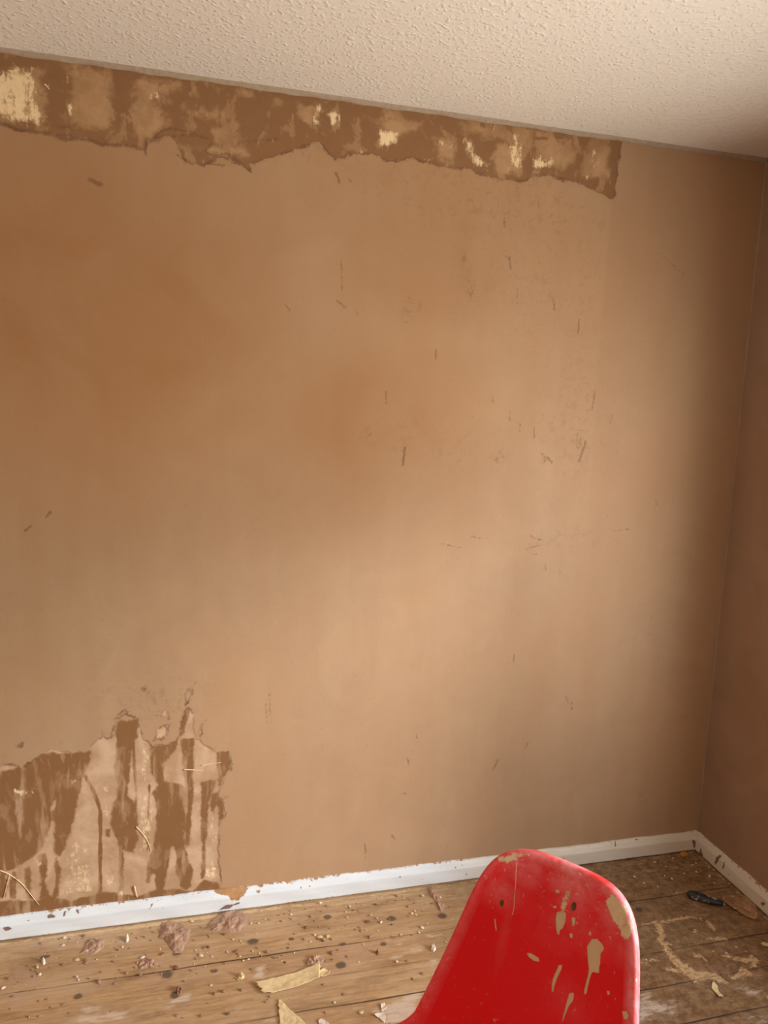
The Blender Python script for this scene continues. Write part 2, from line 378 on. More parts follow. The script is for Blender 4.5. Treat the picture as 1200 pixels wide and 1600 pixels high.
# ------------------------------------------------------------------ the room shell
RX0, RY0, H = -3.7, -3.6, 2.4
def build_back_wall():
    xs = axis(-2.45, 0.0, .004, RX0, 0.0); zs = axis(0.0, 2.4, .004, 0, H)
    X, Z = np.meshgrid(xs, zs, indexing='ij'); nx, nz = X.shape
    P = np.stack([X.ravel(), Z.ravel()], 1)
    V = np.stack([P[:, 0], np.zeros(len(P)), P[:, 1]], 1)
    o = fast_mesh('wall_back', V, grid_faces(nx, nz)[:, :], M_WALL)
    st = np.zeros((len(P), 4)); tn = np.zeros((len(P), 4))
    c4 = lambda p: wpoly(from_crop(p, 0, 60, 2.4)); c5 = lambda p: wpoly(from_crop(p, 500, 120, 2.4)); c3 = lambda p: wpoly(from_crop(p, 0, 1040, 3))
    # upper stripped band
    low = from_crop([(-60,300),(0,315),(60,340),(130,350),(190,360),(230,380),(270,375),(330,375),(380,395),(470,400),(540,415),(560,380),(640,370),(680,420),(700,470),(760,475),(830,440),(880,460),(940,500),(935,470),(1000,450),(1060,430),(1120,410),(1200,385)], 0, 60, 2.4) \
        + from_crop([(60,310),(130,285),(200,290),(250,320),(340,305),(420,325),(480,345),(560,345),(640,380),(700,390),(760,390),(800,370),(880,375),(940,390),(1000,410),(1040,430),(1100,470),(1110,390),(1120,300),(1130,240),(1125,190)], 500, 120, 2.4)
    band = wpoly(low + [(965, 190), (-30, 40)])
    st[:, 0] = poly_mask(P, band, .018)
    inb = st[:, 0].copy()
    # lower-left stripped patch
    pat = c3([(-120,480),(0,470),(60,465),(110,480),(200,400),(260,395),(330,410),(400,400),(440,360),(480,330),(525,350),(540,250),(590,235),(650,250),(670,340),(710,380),(780,370),(840,330),(862,230),(880,200),(905,220),(915,330),(960,380),(1020,405),(1075,400),(1080,480),(1040,560),(1020,600),(1050,650),(1050,700),(1030,740),(1020,900),(1035,1020),(1035,1120),(-120,1300)])
    pm = poly_mask(P, pat, .018); st[:, 0] = np.maximum(st[:, 0], pm)
    # torn fringe above the patch
    for p in ([(655,90),(690,100),(675,130),(660,125)], [(65,370),(125,350),(100,385)], [(255,370),(330,335),(290,365)], [(720,215),(800,200),(790,250),(730,235)],
              [(730,290),(800,270),(790,345),(720,350)], [(940,270),(965,255),(945,330),(915,340)], [(870,115),(915,75),(905,150),(865,190),(860,140)], [(450,320),(480,300),(500,330)],
              [(120,400),(185,365),(170,395)], [(0,420),(30,420),(20,460)], [(1030,600),(1090,610),(1060,630)], [(580,200),(600,215),(570,240),(545,235)]):
        st[:, 0] = np.maximum(st[:, 0], poly_mask(P, c3(p), .014)*.72)
    W = st[:, 1]; pv = pm > .2
    wet = [
        [(-60,500),(60,480),(200,410),(330,410),(430,400),(400,520),(300,480),(280,560),(240,680),(245,720),(200,850),(150,900),(60,960),(-60,970)],
        [(300,480),(400,480),(385,560),(360,640),(340,760),(300,870),(280,900),(250,870),(250,680)],
        [(265,900),(290,950),(275,1080),(250,1080)],
        [(545,255),(650,255),(650,340),(620,360),(610,480),(600,600),(640,650),(640,760),(655,820),(620,870),(575,865),(580,1080),(562,1080),(558,850),(520,740),(530,660),(555,560),(535,480),(545,360)],
        [(700,380),(780,370),(840,330),(820,400),(760,470),(770,540),(860,560),(880,660),(860,800),(880,900),(905,950),(900,1030),(870,1060),(850,1030),(825,960),(830,890),(810,850),(790,950),(760,1050),(740,1060),(720,980),(700,1020),(680,1010),(690,920),(720,860),(730,760),(735,650),(720,600),(740,560),(705,480)],
        [(845,340),(910,340),(908,640),(895,700),(890,850),(868,860),(875,640),(860,480)],
        [(940,540),(1005,540),(975,650),(965,880),(958,1000),(945,1000),(945,850),(940,640)],
        [(995,600),(1018,600),(1000,690),(990,680)],
        [(500,770),(515,770),(510,805),(497,800)],
        [(1020,620),(1050,650),(1050,700),(1025,745)],
        [(700,80),(900,60),(900,190),(860,330),(700,380)],
        [(-60,1100),(180,1105),(230,1080),(330,1105),(420,1080),(480,1060),(560,1070),(640,1085),(740,1050),(900,1055),(960,1000),(1030,1020),(1040,1150),(-60,1300)],
        [(0,970),(30,970),(20,1090),(-10,1090)], [(55,960),(75,960),(70,1090),(52,1080)], [(112,950),(140,940),(150,1090),(125,1090)], [(185,890),(215,880),(225,1080),(190,1090)],
        [(1020,405),(1075,400),(1080,480),(1030,560)]]
    for p in wet: np.maximum(W, poly_mask(P, c3(p), .013)*(pm > .02), out=W)
    for p, w in (([(400,520),(440,590),(470,680),(470,1060)], .010), ([(625,360),(640,640)], .008), ([(700,560),(690,870)], .004)):
        np.maximum(W, line_mask(P, c3(p), w, .006)*(pm > .02), out=W)
    # band: mostly damp, with drier lighter islands
    isl = np.zeros(len(P))
    for p in ([(240,110),(300,90),(420,100),(430,260),(420,385),(330,365),(280,340),(240,300)], [(480,180),(560,140),(660,150),(690,180),(600,240),(640,330),(520,390),(480,330),(500,250)],
              [(690,250),(810,255),(820,300),(720,310)], [(720,180),(740,175),(745,215),(725,215)], [(800,180),(845,185),(825,210)], [(835,270),(860,265),(850,310),(810,310)],
              [(885,190),(950,195),(945,225),(890,220)], [(1030,235),(1065,235),(1040,265),(1000,270)], [(995,305),(1030,310),(1005,325)], [(790,340),(900,320),(910,380),(800,395)], [(640,395),(920,400),(930,440),(700,430)],
              [(1100,230),(1190,240),(1170,330),(1120,300)], [(0,110),(170,110),(180,330),(0,310)]):
        np.maximum(isl, poly_mask(P, c4(p), .036), out=isl)
    for p in ([(170,150),(260,130),(380,180),(370,210),(280,230),(180,190)], [(420,220),(520,230),(500,330),(440,300)], [(400,140),(460,140),(450,170)], [(520,160),(800,180),(790,300),(700,260),(620,230),(530,210)],
              [(650,230),(780,230),(770,380),(660,370)], [(800,200),(960,220),(960,330),(900,350),(800,330)], [(970,260),(1090,260),(1090,380),(980,380)]):
        np.maximum(isl, poly_mask(P, c5(p), .036), out=isl)
    W[:] = np.maximum(W, np.where(inb > .02, 1-.8*isl, 0))
    for p in ([(595,160),(650,165),(640,195),(600,190)], [(800,222),(860,225),(855,240),(805,236)], [(875,205),(920,210),(910,235),(880,230)], [(1095,225),(1130,235),(1110,400),(1100,470),(1080,430),(1095,300)], [(760,265),(790,265),(780,390),(760,380)]):
        np.maximum(W, poly_mask(P, c5(p), .008), out=W)
    Bm = st[:, 2]
    for p, k in (([(-40,110),(120,110),(150,180),(150,250),(180,300),(150,330),(60,320),(-40,290)], .62), ([(555,208),(605,208),(600,228),(565,225)], .75), ([(255,255),(270,255),(268,285),(256,283)], .7), ([(165,172),(185,178),(180,192)], .7), ([(255,145),(295,150),(290,160),(258,158)], .55),
                 ([(1180,245),(1215,235),(1200,330),(1165,325)], .6), ([(720,450),(770,450),(770,470),(725,470)], .5), ([(930,385),(1040,375),(1040,385),(930,395)], .5)):
        np.maximum(Bm, poly_mask(P, c4(p), .020)*k, out=Bm)
    for p, k in (([(15,125),(65,130),(70,190),(45,185)], .75), ([(225,200),(295,205),(290,240),(260,268),(220,262)], .85), ([(150,270),(165,275),(160,305),(152,300)], .7), ([(180,275),(215,285),(210,305),(180,295)], .5), ([(430,225),(510,235),(490,330),(480,300),(440,270)], .35),
                 ([(535,230),(575,232),(590,290),(640,325),(640,350),(590,340),(570,320)], .66), ([(705,250),(765,250),(765,350),(720,350),(700,385),(700,300)], .6), ([(733,225),(742,225),(742,320),(735,320)], .8), ([(797,300),(880,310),(870,340),(830,350),(800,335)], .72),
                 ([(1025,270),(1042,270),(1040,360),(1015,355)], .62), ([(995,368),(1006,370),(1005,385),(997,383)], .7), ([(620,330),(642,325),(640,385),(625,370)], .55), ([(385,305),(410,310),(405,322)], .6)):
        np.maximum(Bm, poly_mask(P, c5(p), .018)*k, out=Bm)
    for p, k in (([(60,580),(170,590),(160,605),(60,610)], .6), ([(335,535),(355,540),(350,570),(330,565)], .6), ([(140,880),(200,930),(180,950),(150,910)], .6), ([(320,920),(335,945),(315,950)], .6), ([(965,955),(980,955),(977,990),(962,985)], .9), ([(545,1060),(580,1058),(578,1080),(548,1082)], .6),
                 ([(655,370),(700,370),(700,560),(655,560)], .42), ([(645,600),(725,580),(720,850),(650,880)], .40), ([(470,560),(520,560),(515,720),(480,720)], .36), ([(330,800),(440,860),(440,1060),(300,1080),(290,960)], .38), ([(480,860),(550,880),(550,1060),(490,1050)], .36), ([(980,660),(1020,640),(1020,1000),(975,1000)], .38), ([(800,480),(760,460),(850,480),(850,550),(780,545)], .34), ([(905,400),(935,400),(935,880),(905,880)], .36)):
        np.maximum(Bm, poly_mask(P, c3(p), .012)*k*(pm > .3), out=Bm)
    # small dark nicks and scratches on the skim
    A = st[:, 3]
    for (x0, y0, x1, y1, w) in ((796,402,798,420,4),(790,400,796,408,3),(865,470,866,488,2.5),(632,700,629,726,6),(680,548,681,562,4),(603,612,603,630,2.5),(769,620,769,628,3),(796,645,796,658,3),(812,662,812,674,2.5),(835,668,834,684,3),(956,648,954,660,2.5),(736,838,750,842,3),(826,836,848,845,2),(822,858,842,852,2),(832,866,838,866,2),(851,880,853,890,2.5),(874,890,876,896,3),(893,1098,893,1108,3.5),(884,1088,888,1098,3),(803,1022,802,1034,3.5),(778,1186,770,1204,4),(636,1184,638,1196,4),(630,1240,637,1241,3),(527,470,540,482,3.5),(556,486,559,492,3.5),(1024,780,1026,788,3),(926,346,929,352,3),(533,402,534,455,2),(788,340,788,354,3),(808,448,808,476,1.5),(420,1075,422,1130,1.5),(415,1100,416,1130,2),(140,280,156,288,8),(48,822,38,830,4),(78,800,72,808,4),(1000,1240,1003,1246,2),(570,1320,571,1340,3),(612,1305,616,1312,4),(960,830,985,826,2),(690,850,720,856,2),(1030,395,1070,430,1.5),(445,476,452,484,3),(525,270,530,284,5),(650,1150,651,1153,3),(825,1160,820,1170,3),(545,280,548,284,3),(905,500,903,520,3),(930,610,925,640,3),(915,690,905,720,5),(855,715,862,722,5)):
        a, b = on_wall(x0, y0), on_wall(x1, y1)
        np.maximum(A, line_mask(P, np.array([[a[0], a[2]], [b[0], b[2]]]), w*.0014, .0032)*.95, out=A)
    for p, w in (([(560,388),(600,350),(640,335),(710,350),(780,375)], 2.5), ([(640,368),(690,360),(770,372)], 2), ([(860,435),(900,465),(940,500)], 4), ([(665,438),(690,452),(720,470)], 4), ([(780,468),(840,476)], 3), ([(930,385),(1050,377)], 2.5), ([(560,388),(600,386)], 3),
                 ([(0,318),(60,342),(130,352),(195,362),(240,382),(280,375),(330,378),(380,397),(470,402),(545,418),(545,430)], 4.5), ([(200,330),(270,335),(265,365),(195,360)], 2.5), ([(790,395),(770,420),(800,440),(850,430)], 2.5)):
        np.maximum(A, line_mask(P, c4(p), w*.0016, .004)*.9, out=A)
    for (x, y, rx, ry, k) in ((724,405,9,14,.6),(736,455,10,22,.55),(733,430,8,14,.5),(640,470,8,12,.5),(655,480,6,14,.5),(905,690,14,22,.5),(635,485,20,30,.35),(865,465,12,14,.45),(575,675,16,14,.45),(850,715,10,14,.5),(780,715,30,24,.4),(225,1076,7,7,.75)):
        c = on_wall(x, y); np.maximum(A, blob_mask(P, (c[0], c[2]), rx*.0022, ry*.0022, 1.3)*k*1.35, out=A)
    # damp zones of the skim with warm bounce light painted in, scuffed trowel zone under the band, straight edge of the older plaster
    for (x, y, rx, ry, k) in ((160,480,460,360,1.0),(560,640,380,240,.8),(640,400,380,240,.65),(60,300,320,220,.8),(840,560,220,260,.4)):
        c = on_wall(x, y); np.maximum(tn[:, 0], blob_mask(P, (c[0], c[2]), rx*.0021, ry*.0021, .8)*k, out=tn[:, 0])
    for (x, y, rx, ry, k) in ((760,310,260,70,1.0),(880,340,110,60,.8),(850,440,180,120,.6),(900,660,110,160,.7),(640,680,160,60,.55),(420,220,180,40,.9),(880,840,160,30,.6),(700,700,70,50,.7),(240,1090,120,50,.9)):
        c = on_wall(x, y); np.maximum(tn[:, 1], blob_mask(P, (c[0], c[2]), rx*.0021, ry*.0021, .9)*k, out=tn[:, 1])
    tn[:, 2] = np.clip((P[:, 0]+.552)/.012, 0, 1)*np.clip((P[:, 1]-.9)/1.0, 0, 1)
    set_attr(o, 'stain', st); set_attr(o, 'tone', tn)
    return structure(o)
wall_back = build_back_wall()

def build_right_wall():
    bm = bmesh.new(); T = WALL_T
    add_box(bm, 0, T, WIN_Y0, 0.2, -.1, H+.1)                     # beside the window, towards the corner
    add_box(bm, 0, T, RY0-.2, WIN_Y1, -.1, H+.1)
    add_box(bm, 0, T, WIN_Y1, WIN_Y0, -.1, WIN_Z0)
    add_box(bm, 0, T, WIN_Y1, WIN_Y0, WIN_Z1, H+.1)
    return structure(link_bm('wall_right', bm, M_WALL2))
build_right_wall()
def box_obj(name, mat, *b):
    bm = bmesh.new(); add_box(bm, *b); return structure(link_bm(name, bm, mat))
box_obj('wall_left', M_PAINT, RX0-.2, RX0, RY0-.2, .2, -.1, H+.1)
box_obj('wall_front', M_PAINT, RX0, 0, RY0-.2, RY0, -.1, H+.1)
box_obj('ceiling', M_CEIL, RX0-.2, 0, RY0-.2, .2, H, H+.1)
box_obj('wall_outer', M_WALL2, RX0, 0, .012, .2, -.1, H)
def build_window():
    bm = bmesh.new(); x0, x1 = .12, .18; f = .055
    add_box(bm, x0, x1, WIN_Y1, WIN_Y0, WIN_Z0, WIN_Z0+f); add_box(bm, x0, x1, WIN_Y1, WIN_Y0, WIN_Z1-f, WIN_Z1)
    for y in (WIN_Y0-f, WIN_Y1, (WIN_Y0+WIN_Y1)/2-f/2): add_box(bm, x0, x1, y, y+f, WIN_Z0+f, WIN_Z1-f)
    w = structure(link_bm('window_1', bm, M_FRAME))
    t = NT('clear_glass'); tr = t.n('ShaderNodeBsdfTransparent'); gl = t.n('ShaderNodeBsdfGlossy'); gl.inputs['Roughness'].default_value = .02
    mx = t.n('ShaderNodeMixShader'); mx.inputs[0].default_value = .05
    t.L(tr.outputs[0], mx.inputs[1]); t.L(gl.outputs[0], mx.inputs[2]); t.L(mx.outputs[0], t.out.inputs[0])
    bm = bmesh.new(); ym = (WIN_Y0+WIN_Y1)/2
    add_box(bm, .147, .153, WIN_Y1+f, ym-f/2, WIN_Z0+f, WIN_Z1-f); add_box(bm, .147, .153, ym+f/2, WIN_Y0-f, WIN_Z0+f, WIN_Z1-f)
    link_bm('glass_pane', bm, t.m, w)
    bm = bmesh.new(); add_box(bm, -.05, .12, WIN_Y1-.03, WIN_Y0+.03, WIN_Z0-.025, WIN_Z0+.001)
    bmesh.ops.bevel(bm, geom=bm.edges[:], offset=.006, segments=2, affect='EDGES'); link_bm('window_sill', bm, M_FRAME, w)
build_window()

GAPS = [-.2185, -.3255, -.430, -.545, -.664, -.77, -.88]
def build_floor():
    xs = axis(-2.35, 0.0, .004, RX0, 0.2); ys = axis(-.90, 0.0, .0035, RY0, .012)
    X, Y = np.meshgrid(xs, ys, indexing='ij'); nx, ny = X.shape
    P = np.stack([X.ravel(), Y.ravel()], 1)
    V = np.stack([P[:, 0], P[:, 1], np.zeros(len(P))], 1)
    o = fast_mesh('floor', V, grid_faces(nx, ny), M_FLOOR)
    st = np.zeros((len(P), 4)); tn = np.zeros((len(P), 4))
    g = np.array(sorted(GAPS+[-.99-.11*i for i in range(24)]))
    wob = .0012*np.sin(P[:, 0]*9)+.001*np.sin(P[:, 0]*23+1)
    for q in g: tn[:, 0] = np.maximum(tn[:, 0], np.clip(1-np.abs(P[:, 1]-q+wob)/.0045, 0, 1)*(.84+.16*np.sin(P[:, 0]*5+q*70))*(.62 if abs(q+.3255) < .01 else 1))
    idx = np.searchsorted(np.append(g, -.108), P[:, 1]); tn[:, 1] = rng.random(len(g)+2)[idx]
    r1 = lambda p: fpoly(from_crop(p, 0, 1380, 4)); r2 = lambda p: fpoly(from_crop(p, 200, 1380, 4)); r3 = lambda p: fpoly(from_crop(p, 400, 1380, 4)); r4 = lambda p: fpoly(from_crop(p, 970, 1400, 5.217))
    def add(ch, m, arr=st): np.maximum(arr[:, ch], m, out=arr[:, ch])
    # pink plaster films
    for p, k in ((r1([(60,560),(180,530),(280,560),(250,640),(120,650),(50,620)]), .55), (r1([(40,720),(200,670),(240,720),(140,760),(20,780)]), .6), (r1([(220,350),(320,330),(300,390),(220,420)]), .75), (r3([(480,390),(640,370),(760,420),(720,500),(560,520),(470,470)]), .5),
                 (r1([(900,600),(1000,570),(980,640),(900,650)]), .5), (r2([(660,400),(780,380),(820,420),(720,450)]), .5), (r3([(300,460),(420,440),(440,520),(320,530)]), .7), (r2([(380,380),(520,380),(560,430),(420,420)]), .45), (r3([(1020,60),(1180,20),(1200,80),(1100,120)]), .5),
                 (r2([(180,470),(330,480),(300,560),(150,560)]), .35), (r1([(300,460),(400,480),(380,520),(320,520)]), .5)):
        add(0, poly_mask(P, p, .012)*k)
    for p, k in ((r1([(480,820),(520,780),(620,770),(630,800)]), .7), (r1([(380,880),(520,830),(690,810),(800,790),(760,860),(600,880)]), .62), (r1([(1000,780),(1080,720),(1190,690),(1180,730),(1080,770)]), .75), (r1([(980,710),(1040,720),(1000,730)]), .7), (r1([(1080,630),(1150,610),(1140,630)]), .6),
                 (r3([(840,470),(900,450),(960,410),(1040,390),(1030,420),(940,440),(880,490)]), .72), (r3([(860,380),(910,370),(890,400)]), .7), (r3([(860,740),(940,690),(1040,680),(1000,790),(960,880),(780,880),(800,820),(700,800),(760,780)]), .72), (r3([(1060,320),(1180,310),(1150,345),(1070,340)]), .6), (r3([(1080,480),(1140,470),(1100,530)]), .7),
                 (r2([(800,520),(860,500),(850,600),(790,610)]), .75), (r3([(750,350),(835,335),(830,355),(760,365)]), .6), (r3([(0,880),(60,850),(150,830),(120,870)]), .6), (r2([(620,790),(710,785),(690,800),(620,800)]), .65), (r3([(340,720),(410,700),(390,720)]), .6), (r3([(600,780),(720,750),(700,775)]), .55), (r3([(300,560),(420,560),(380,575)]), .3),
                 (r4([(130,790),(240,780),(260,840),(450,900),(440,960),(250,960),(200,1040),(120,1040)]), .55), (r4([(900,750),(1000,720),(1150,780),(1120,850),(1000,800)]), .5), (r4([(390,860),(440,850),(430,880)]), .55), (r4([(960,940),(1200,960),(1200,1040),(1020,1040)]), .3)):
        add(1, poly_mask(P, p, .013)*k)
    # knots and filled nail holes
    for (x, y, rx, ry) in ((395,1471,11,5),(261,1523,10,6),(273,1555,7,6),(512,1433,8,4.5),(612,1435,8,5),(533,1508,9,5.5),(691,1431,9,6),(998,1421,8,4.5),(335,1517,6,3),(455,1467,6,3),(599,1475,6,3.5),(122,1557,7,4),(276,1490,8,3),(535,1475,7,2.5),(70,1495,8,3),(1090,1395,6,3)):
        c = on_floor(x, y)[:2]; add(2, np.clip(1.5*blob_mask(P, c, rx*.0024, ry*.0034, 1.0), 0, 1))
    # dried filler smears in the darker right part
    for p, w in (([(180,232),(240,224),(330,215),(420,195),(520,176),(600,176),(655,185)], [.004,.008,.013,.011,.009,.009,.007]), ([(310,240),(325,300),(330,370),(370,430),(410,490),(480,560),(560,620),(620,650),(700,640),(780,665),(845,700)], [.022,.017,.017,.020,.026,.034,.040,.036,.026,.030,.016]),
                 ([(360,385),(412,393)], [.014,.006]), ([(700,208),(730,240),(762,272)], [.012,.016,.010]), ([(720,350),(800,345),(855,350)], [.006,.013,.009]), ([(608,485),(650,482),(690,530)], [.012,.012,.005]), ([(830,482),(940,510),(1030,530),(1085,510),(1070,575)], [.008,.012,.014,.026,.008]),
                 ([(905,662),(960,650),(1010,610),(1060,635)], [.008,.016,.022,.014]), ([(380,600),(480,605)], [.010,.014]), ([(570,650),(620,690)], [.016,.014])):
        add(3, line_mask(P, r4(p), w, .012)*.95)
    for p, k in ((r4([(560,260),(650,250),(670,300),(590,320)]), .45), (r4([(490,320),(540,330),(520,360)]), .45), (r4([(120,500),(300,490),(340,530),(120,580)]), .48), (r4([(280,540),(330,545),(320,575),(285,570)]), .5), (r4([(840,560),(900,570),(890,600)]), .5), (r4([(560,370),(740,350),(720,380),(580,385)]), .42), (r4([(460,670),(560,660),(520,680)]), .45),
                 (r4([(1040,640),(1200,620),(1180,680)]), .3)):
        add(3, poly_mask(P, p, .010)*k)
    # corner grime, plus shade under the window painted into the right hand boards
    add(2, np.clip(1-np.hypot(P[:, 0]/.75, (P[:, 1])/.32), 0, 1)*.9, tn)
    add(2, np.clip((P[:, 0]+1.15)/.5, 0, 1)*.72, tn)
    # tan filler crumbs along the baseboard
    k = np.clip(1-np.abs(P[:, 1]+.026)/.018, 0, 1)*(.72+.18*np.sin(P[:, 0]*6.3+.8))*np.clip((-.85-P[:, 0])/.3, .55, 1)
    add(3, k, tn)
    add(3, np.clip(1-np.abs(P[:, 0]+.024)/.016, 0, 1)*.5, tn)
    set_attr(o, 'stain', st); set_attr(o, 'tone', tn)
    return structure(o)
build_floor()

# ------------------------------------------------------------------ baseboards and trims
SK_H, SK_T = .070, .016
PROF = [(0, .004), (SK_T, .004), (SK_T, .047), (SK_T-.002, .050), (.007, .066), (.004, SK_H), (0, SK_H)]
def densify(pr, step):
    out = []
    for a, b in zip(pr[:-1], pr[1:]):
        n = max(1, int(math.hypot(b[0]-a[0], b[1]-a[1])/step))
        for i in range(n): out.append((a[0]+(b[0]-a[0])*i/n, a[1]+(b[1]-a[1])*i/n))
    out.append(pr[-1]); return np.array(out)
def skirting(name, along, length0, length1):
    pr = densify(PROF, .003); s = np.arange(length0, length1+1e-9, .004)
    S, K = np.meshgrid(s, np.arange(len(pr)), indexing='ij')
    d = pr[K.ravel(), 0]; z = pr[K.ravel(), 1].copy(); sv = S.ravel()
    jit = .0012*np.sin(sv*17)+.0008*np.sin(sv*53+2)
    z = z + np.where(z > .06, jit, 0); dd = d + .0006*np.sin(sv*31+z*90)*(d > .003)
    if along == 'x': V = np.stack([np.minimum(sv, 0-np.where(sv > -SK_T, dd*0, 0)), -dd, z], 1)
    else: V = np.stack([-dd, sv, z], 1)
    F = grid_faces(len(s), len(pr))
    o = fast_mesh(name, V, F, M_SKIRT)
    return structure(o), sv, d, z
bb, sv, dv, zv = skirting('baseboard_back', 'x', RX0, 0.0)
P = np.stack([sv, zv+(SK_T-dv)*.7], 1)
def bpt(x, y):
    q = on_wall(x, y, -SK_T*.7); return [q[0], q[2]]
st = np.zeros((len(P), 4))
b2 = lambda p: np.array([bpt(*q) for q in from_crop(p, 200, 1380, 4)]); b1 = lambda p: np.array([bpt(*q) for q in from_crop(p, 0, 1380, 4)]); b8 = lambda p: np.array([bpt(*q) for q in from_crop(p, 960, 1260, 5)])
st[:, 0] = np.maximum(poly_mask(P, b2([(530,30),(560,60),(620,70),(645,100),(690,100),(735,60),(745,20),(600,0)]), .006), poly_mask(P, b2([(800,35),(830,40),(825,65),(800,60)]), .005)*.7)
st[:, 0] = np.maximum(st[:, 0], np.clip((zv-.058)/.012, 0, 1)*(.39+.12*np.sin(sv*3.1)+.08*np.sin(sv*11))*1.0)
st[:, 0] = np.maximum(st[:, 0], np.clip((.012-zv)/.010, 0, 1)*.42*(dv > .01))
for p in ([(295,195),(320,185),(355,203),(330,212),(300,212)], [(400,165),(412,160),(405,205),(396,203)], [(475,155),(492,155),(490,185),(478,180)], [(930,152),(950,122),(955,128),(936,155)], [(1015,148),(1028,142),(1020,155)], [(20,270),(60,260),(80,275),(40,290)], [(170,225),(190,225),(180,235)]):
    st[:, 1] = np.maximum(st[:, 1], poly_mask(P, b1(p), .003))
for p in ([(130,155),(150,122),(156,126),(136,156)], [(640,130),(700,110),(700,120),(650,138)], [(505,50),(525,85),(520,88)], [(1125,22),(1140,5),(1140,15)], [(610,130),(660,125),(640,150),(560,165)]):
    st[:, 1] = np.maximum(st[:, 1], poly_mask(P, b2(p), .003))
for p in ([(168,242),(188,242),(182,262),(170,258)], [(5,270),(15,270),(12,310),(2,312)], [(400,240),(410,240),(406,258)], [(498,195),(512,195),(508,206)], [(600,260),(620,255),(640,300),(610,320)]):
    st[:, 1] = np.maximum(st[:, 1], poly_mask(P, b8(p), .003))
for (x, y) in ((625,1368),(712,1354),(722,1350),(512,1392),(560,1378),(940,1330),(880,1340),(830,1345),(470,1385),(660,1372),(728,1365)):
    q = bpt(x, y); st[:, 1] = np.maximum(st[:, 1], blob_mask(P, q, .004, .006, .9)*.9)
st[:, 2] = np.clip((sv+1.0)/.3, 0, 1)  # painted bounce tint grows towards the corner
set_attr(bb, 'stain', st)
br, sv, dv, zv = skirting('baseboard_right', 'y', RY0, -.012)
P = np.stack([sv, zv+(SK_T-dv)*.5], 1)
def rpt(x, y):
    q = on_right(x, y, -SK_T*.8); return [q[1], q[2]]
r8 = lambda p: np.array([rpt(*q) for q in from_crop(p, 960, 1260, 5)])
st = np.zeros((len(P), 4))
for p in ([(785,440),(805,385),(825,368),(832,385),(815,430),(795,455)], [(845,490),(862,425),(868,460),(860,492)], [(890,520),(902,522),(900,540)], [(660,380),(680,325),(700,385),(680,400)], [(1145,760),(1165,742),(1188,760),(1165,778)]):
    st[:, 1] = np.maximum(st[:, 1], poly_mask(P, r8(p), .003))
st[:, 0] = np.clip((zv-.058)/.012, 0, 1)*(.42+.12*np.sin(sv*14)); st[:, 2] = 1  # last channel: painted bounce tint along the whole board
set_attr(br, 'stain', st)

def bead(name, pts_fn, n, rad, mat, sides=8):
    """uneven bead of caulk or plaster swept along a line"""
    V, F = [], []
    for i in range(n):
        c, a, b = pts_fn(i/(n-1)); k = rad*(1+.35*math.sin(i*.9)*math.sin(i*.37+1)+.2*(random.random()-.5))
        for j in range(sides):
            th = 2*math.pi*j/sides; V.append(np.array(c)+k*(math.cos(th)*np.array(a)+math.sin(th)*np.array(b)))
    for i in range(n-1):
        for j in range(sides):
            F.append((i*sides+j, i*sides+(j+1) % sides, (i+1)*sides+(j+1) % sides, (i+1)*sides+j))
    return structure(link_mesh(name, V, F, mat, smooth=True))
bm = bmesh.new()
n = 460; rows = []
for i in range(n+1):
    x = RX0 + (0-RX0)*i/n
    j1 = .0012*math.sin(x*21)+.0010*math.sin(x*67)+.0008*random.random(); j2 = .001*math.sin(x*13+2)+.0012*random.random()
    rows.append([bm.verts.new(p) for p in ((x, 0, H-.011+j1), (x, -.003, H-.010+j1), (x, -.005-j2, H-.006), (x, -.008-j2, H-.0012), (x, -.008-j2, H))])
for a, b in zip(rows[:-1], rows[1:]):
    for k in range(4): bm.faces.new((a[k], b[k], b[k+1], a[k+1]))
structure(link_bm('trim_1', bm, M_TRIM))
bead('trim_2', lambda t: ((-.001, RY0*t, H-.002), (1, 0, 0), (0, 0, 1)), 240, .007, M_TRIM)
bead('trim_3', lambda t: ((-.0005, -.0005, .06+2.33*t), (1, 0, 0), (0, 1, 0)), 300, .0045, M_WALL2)

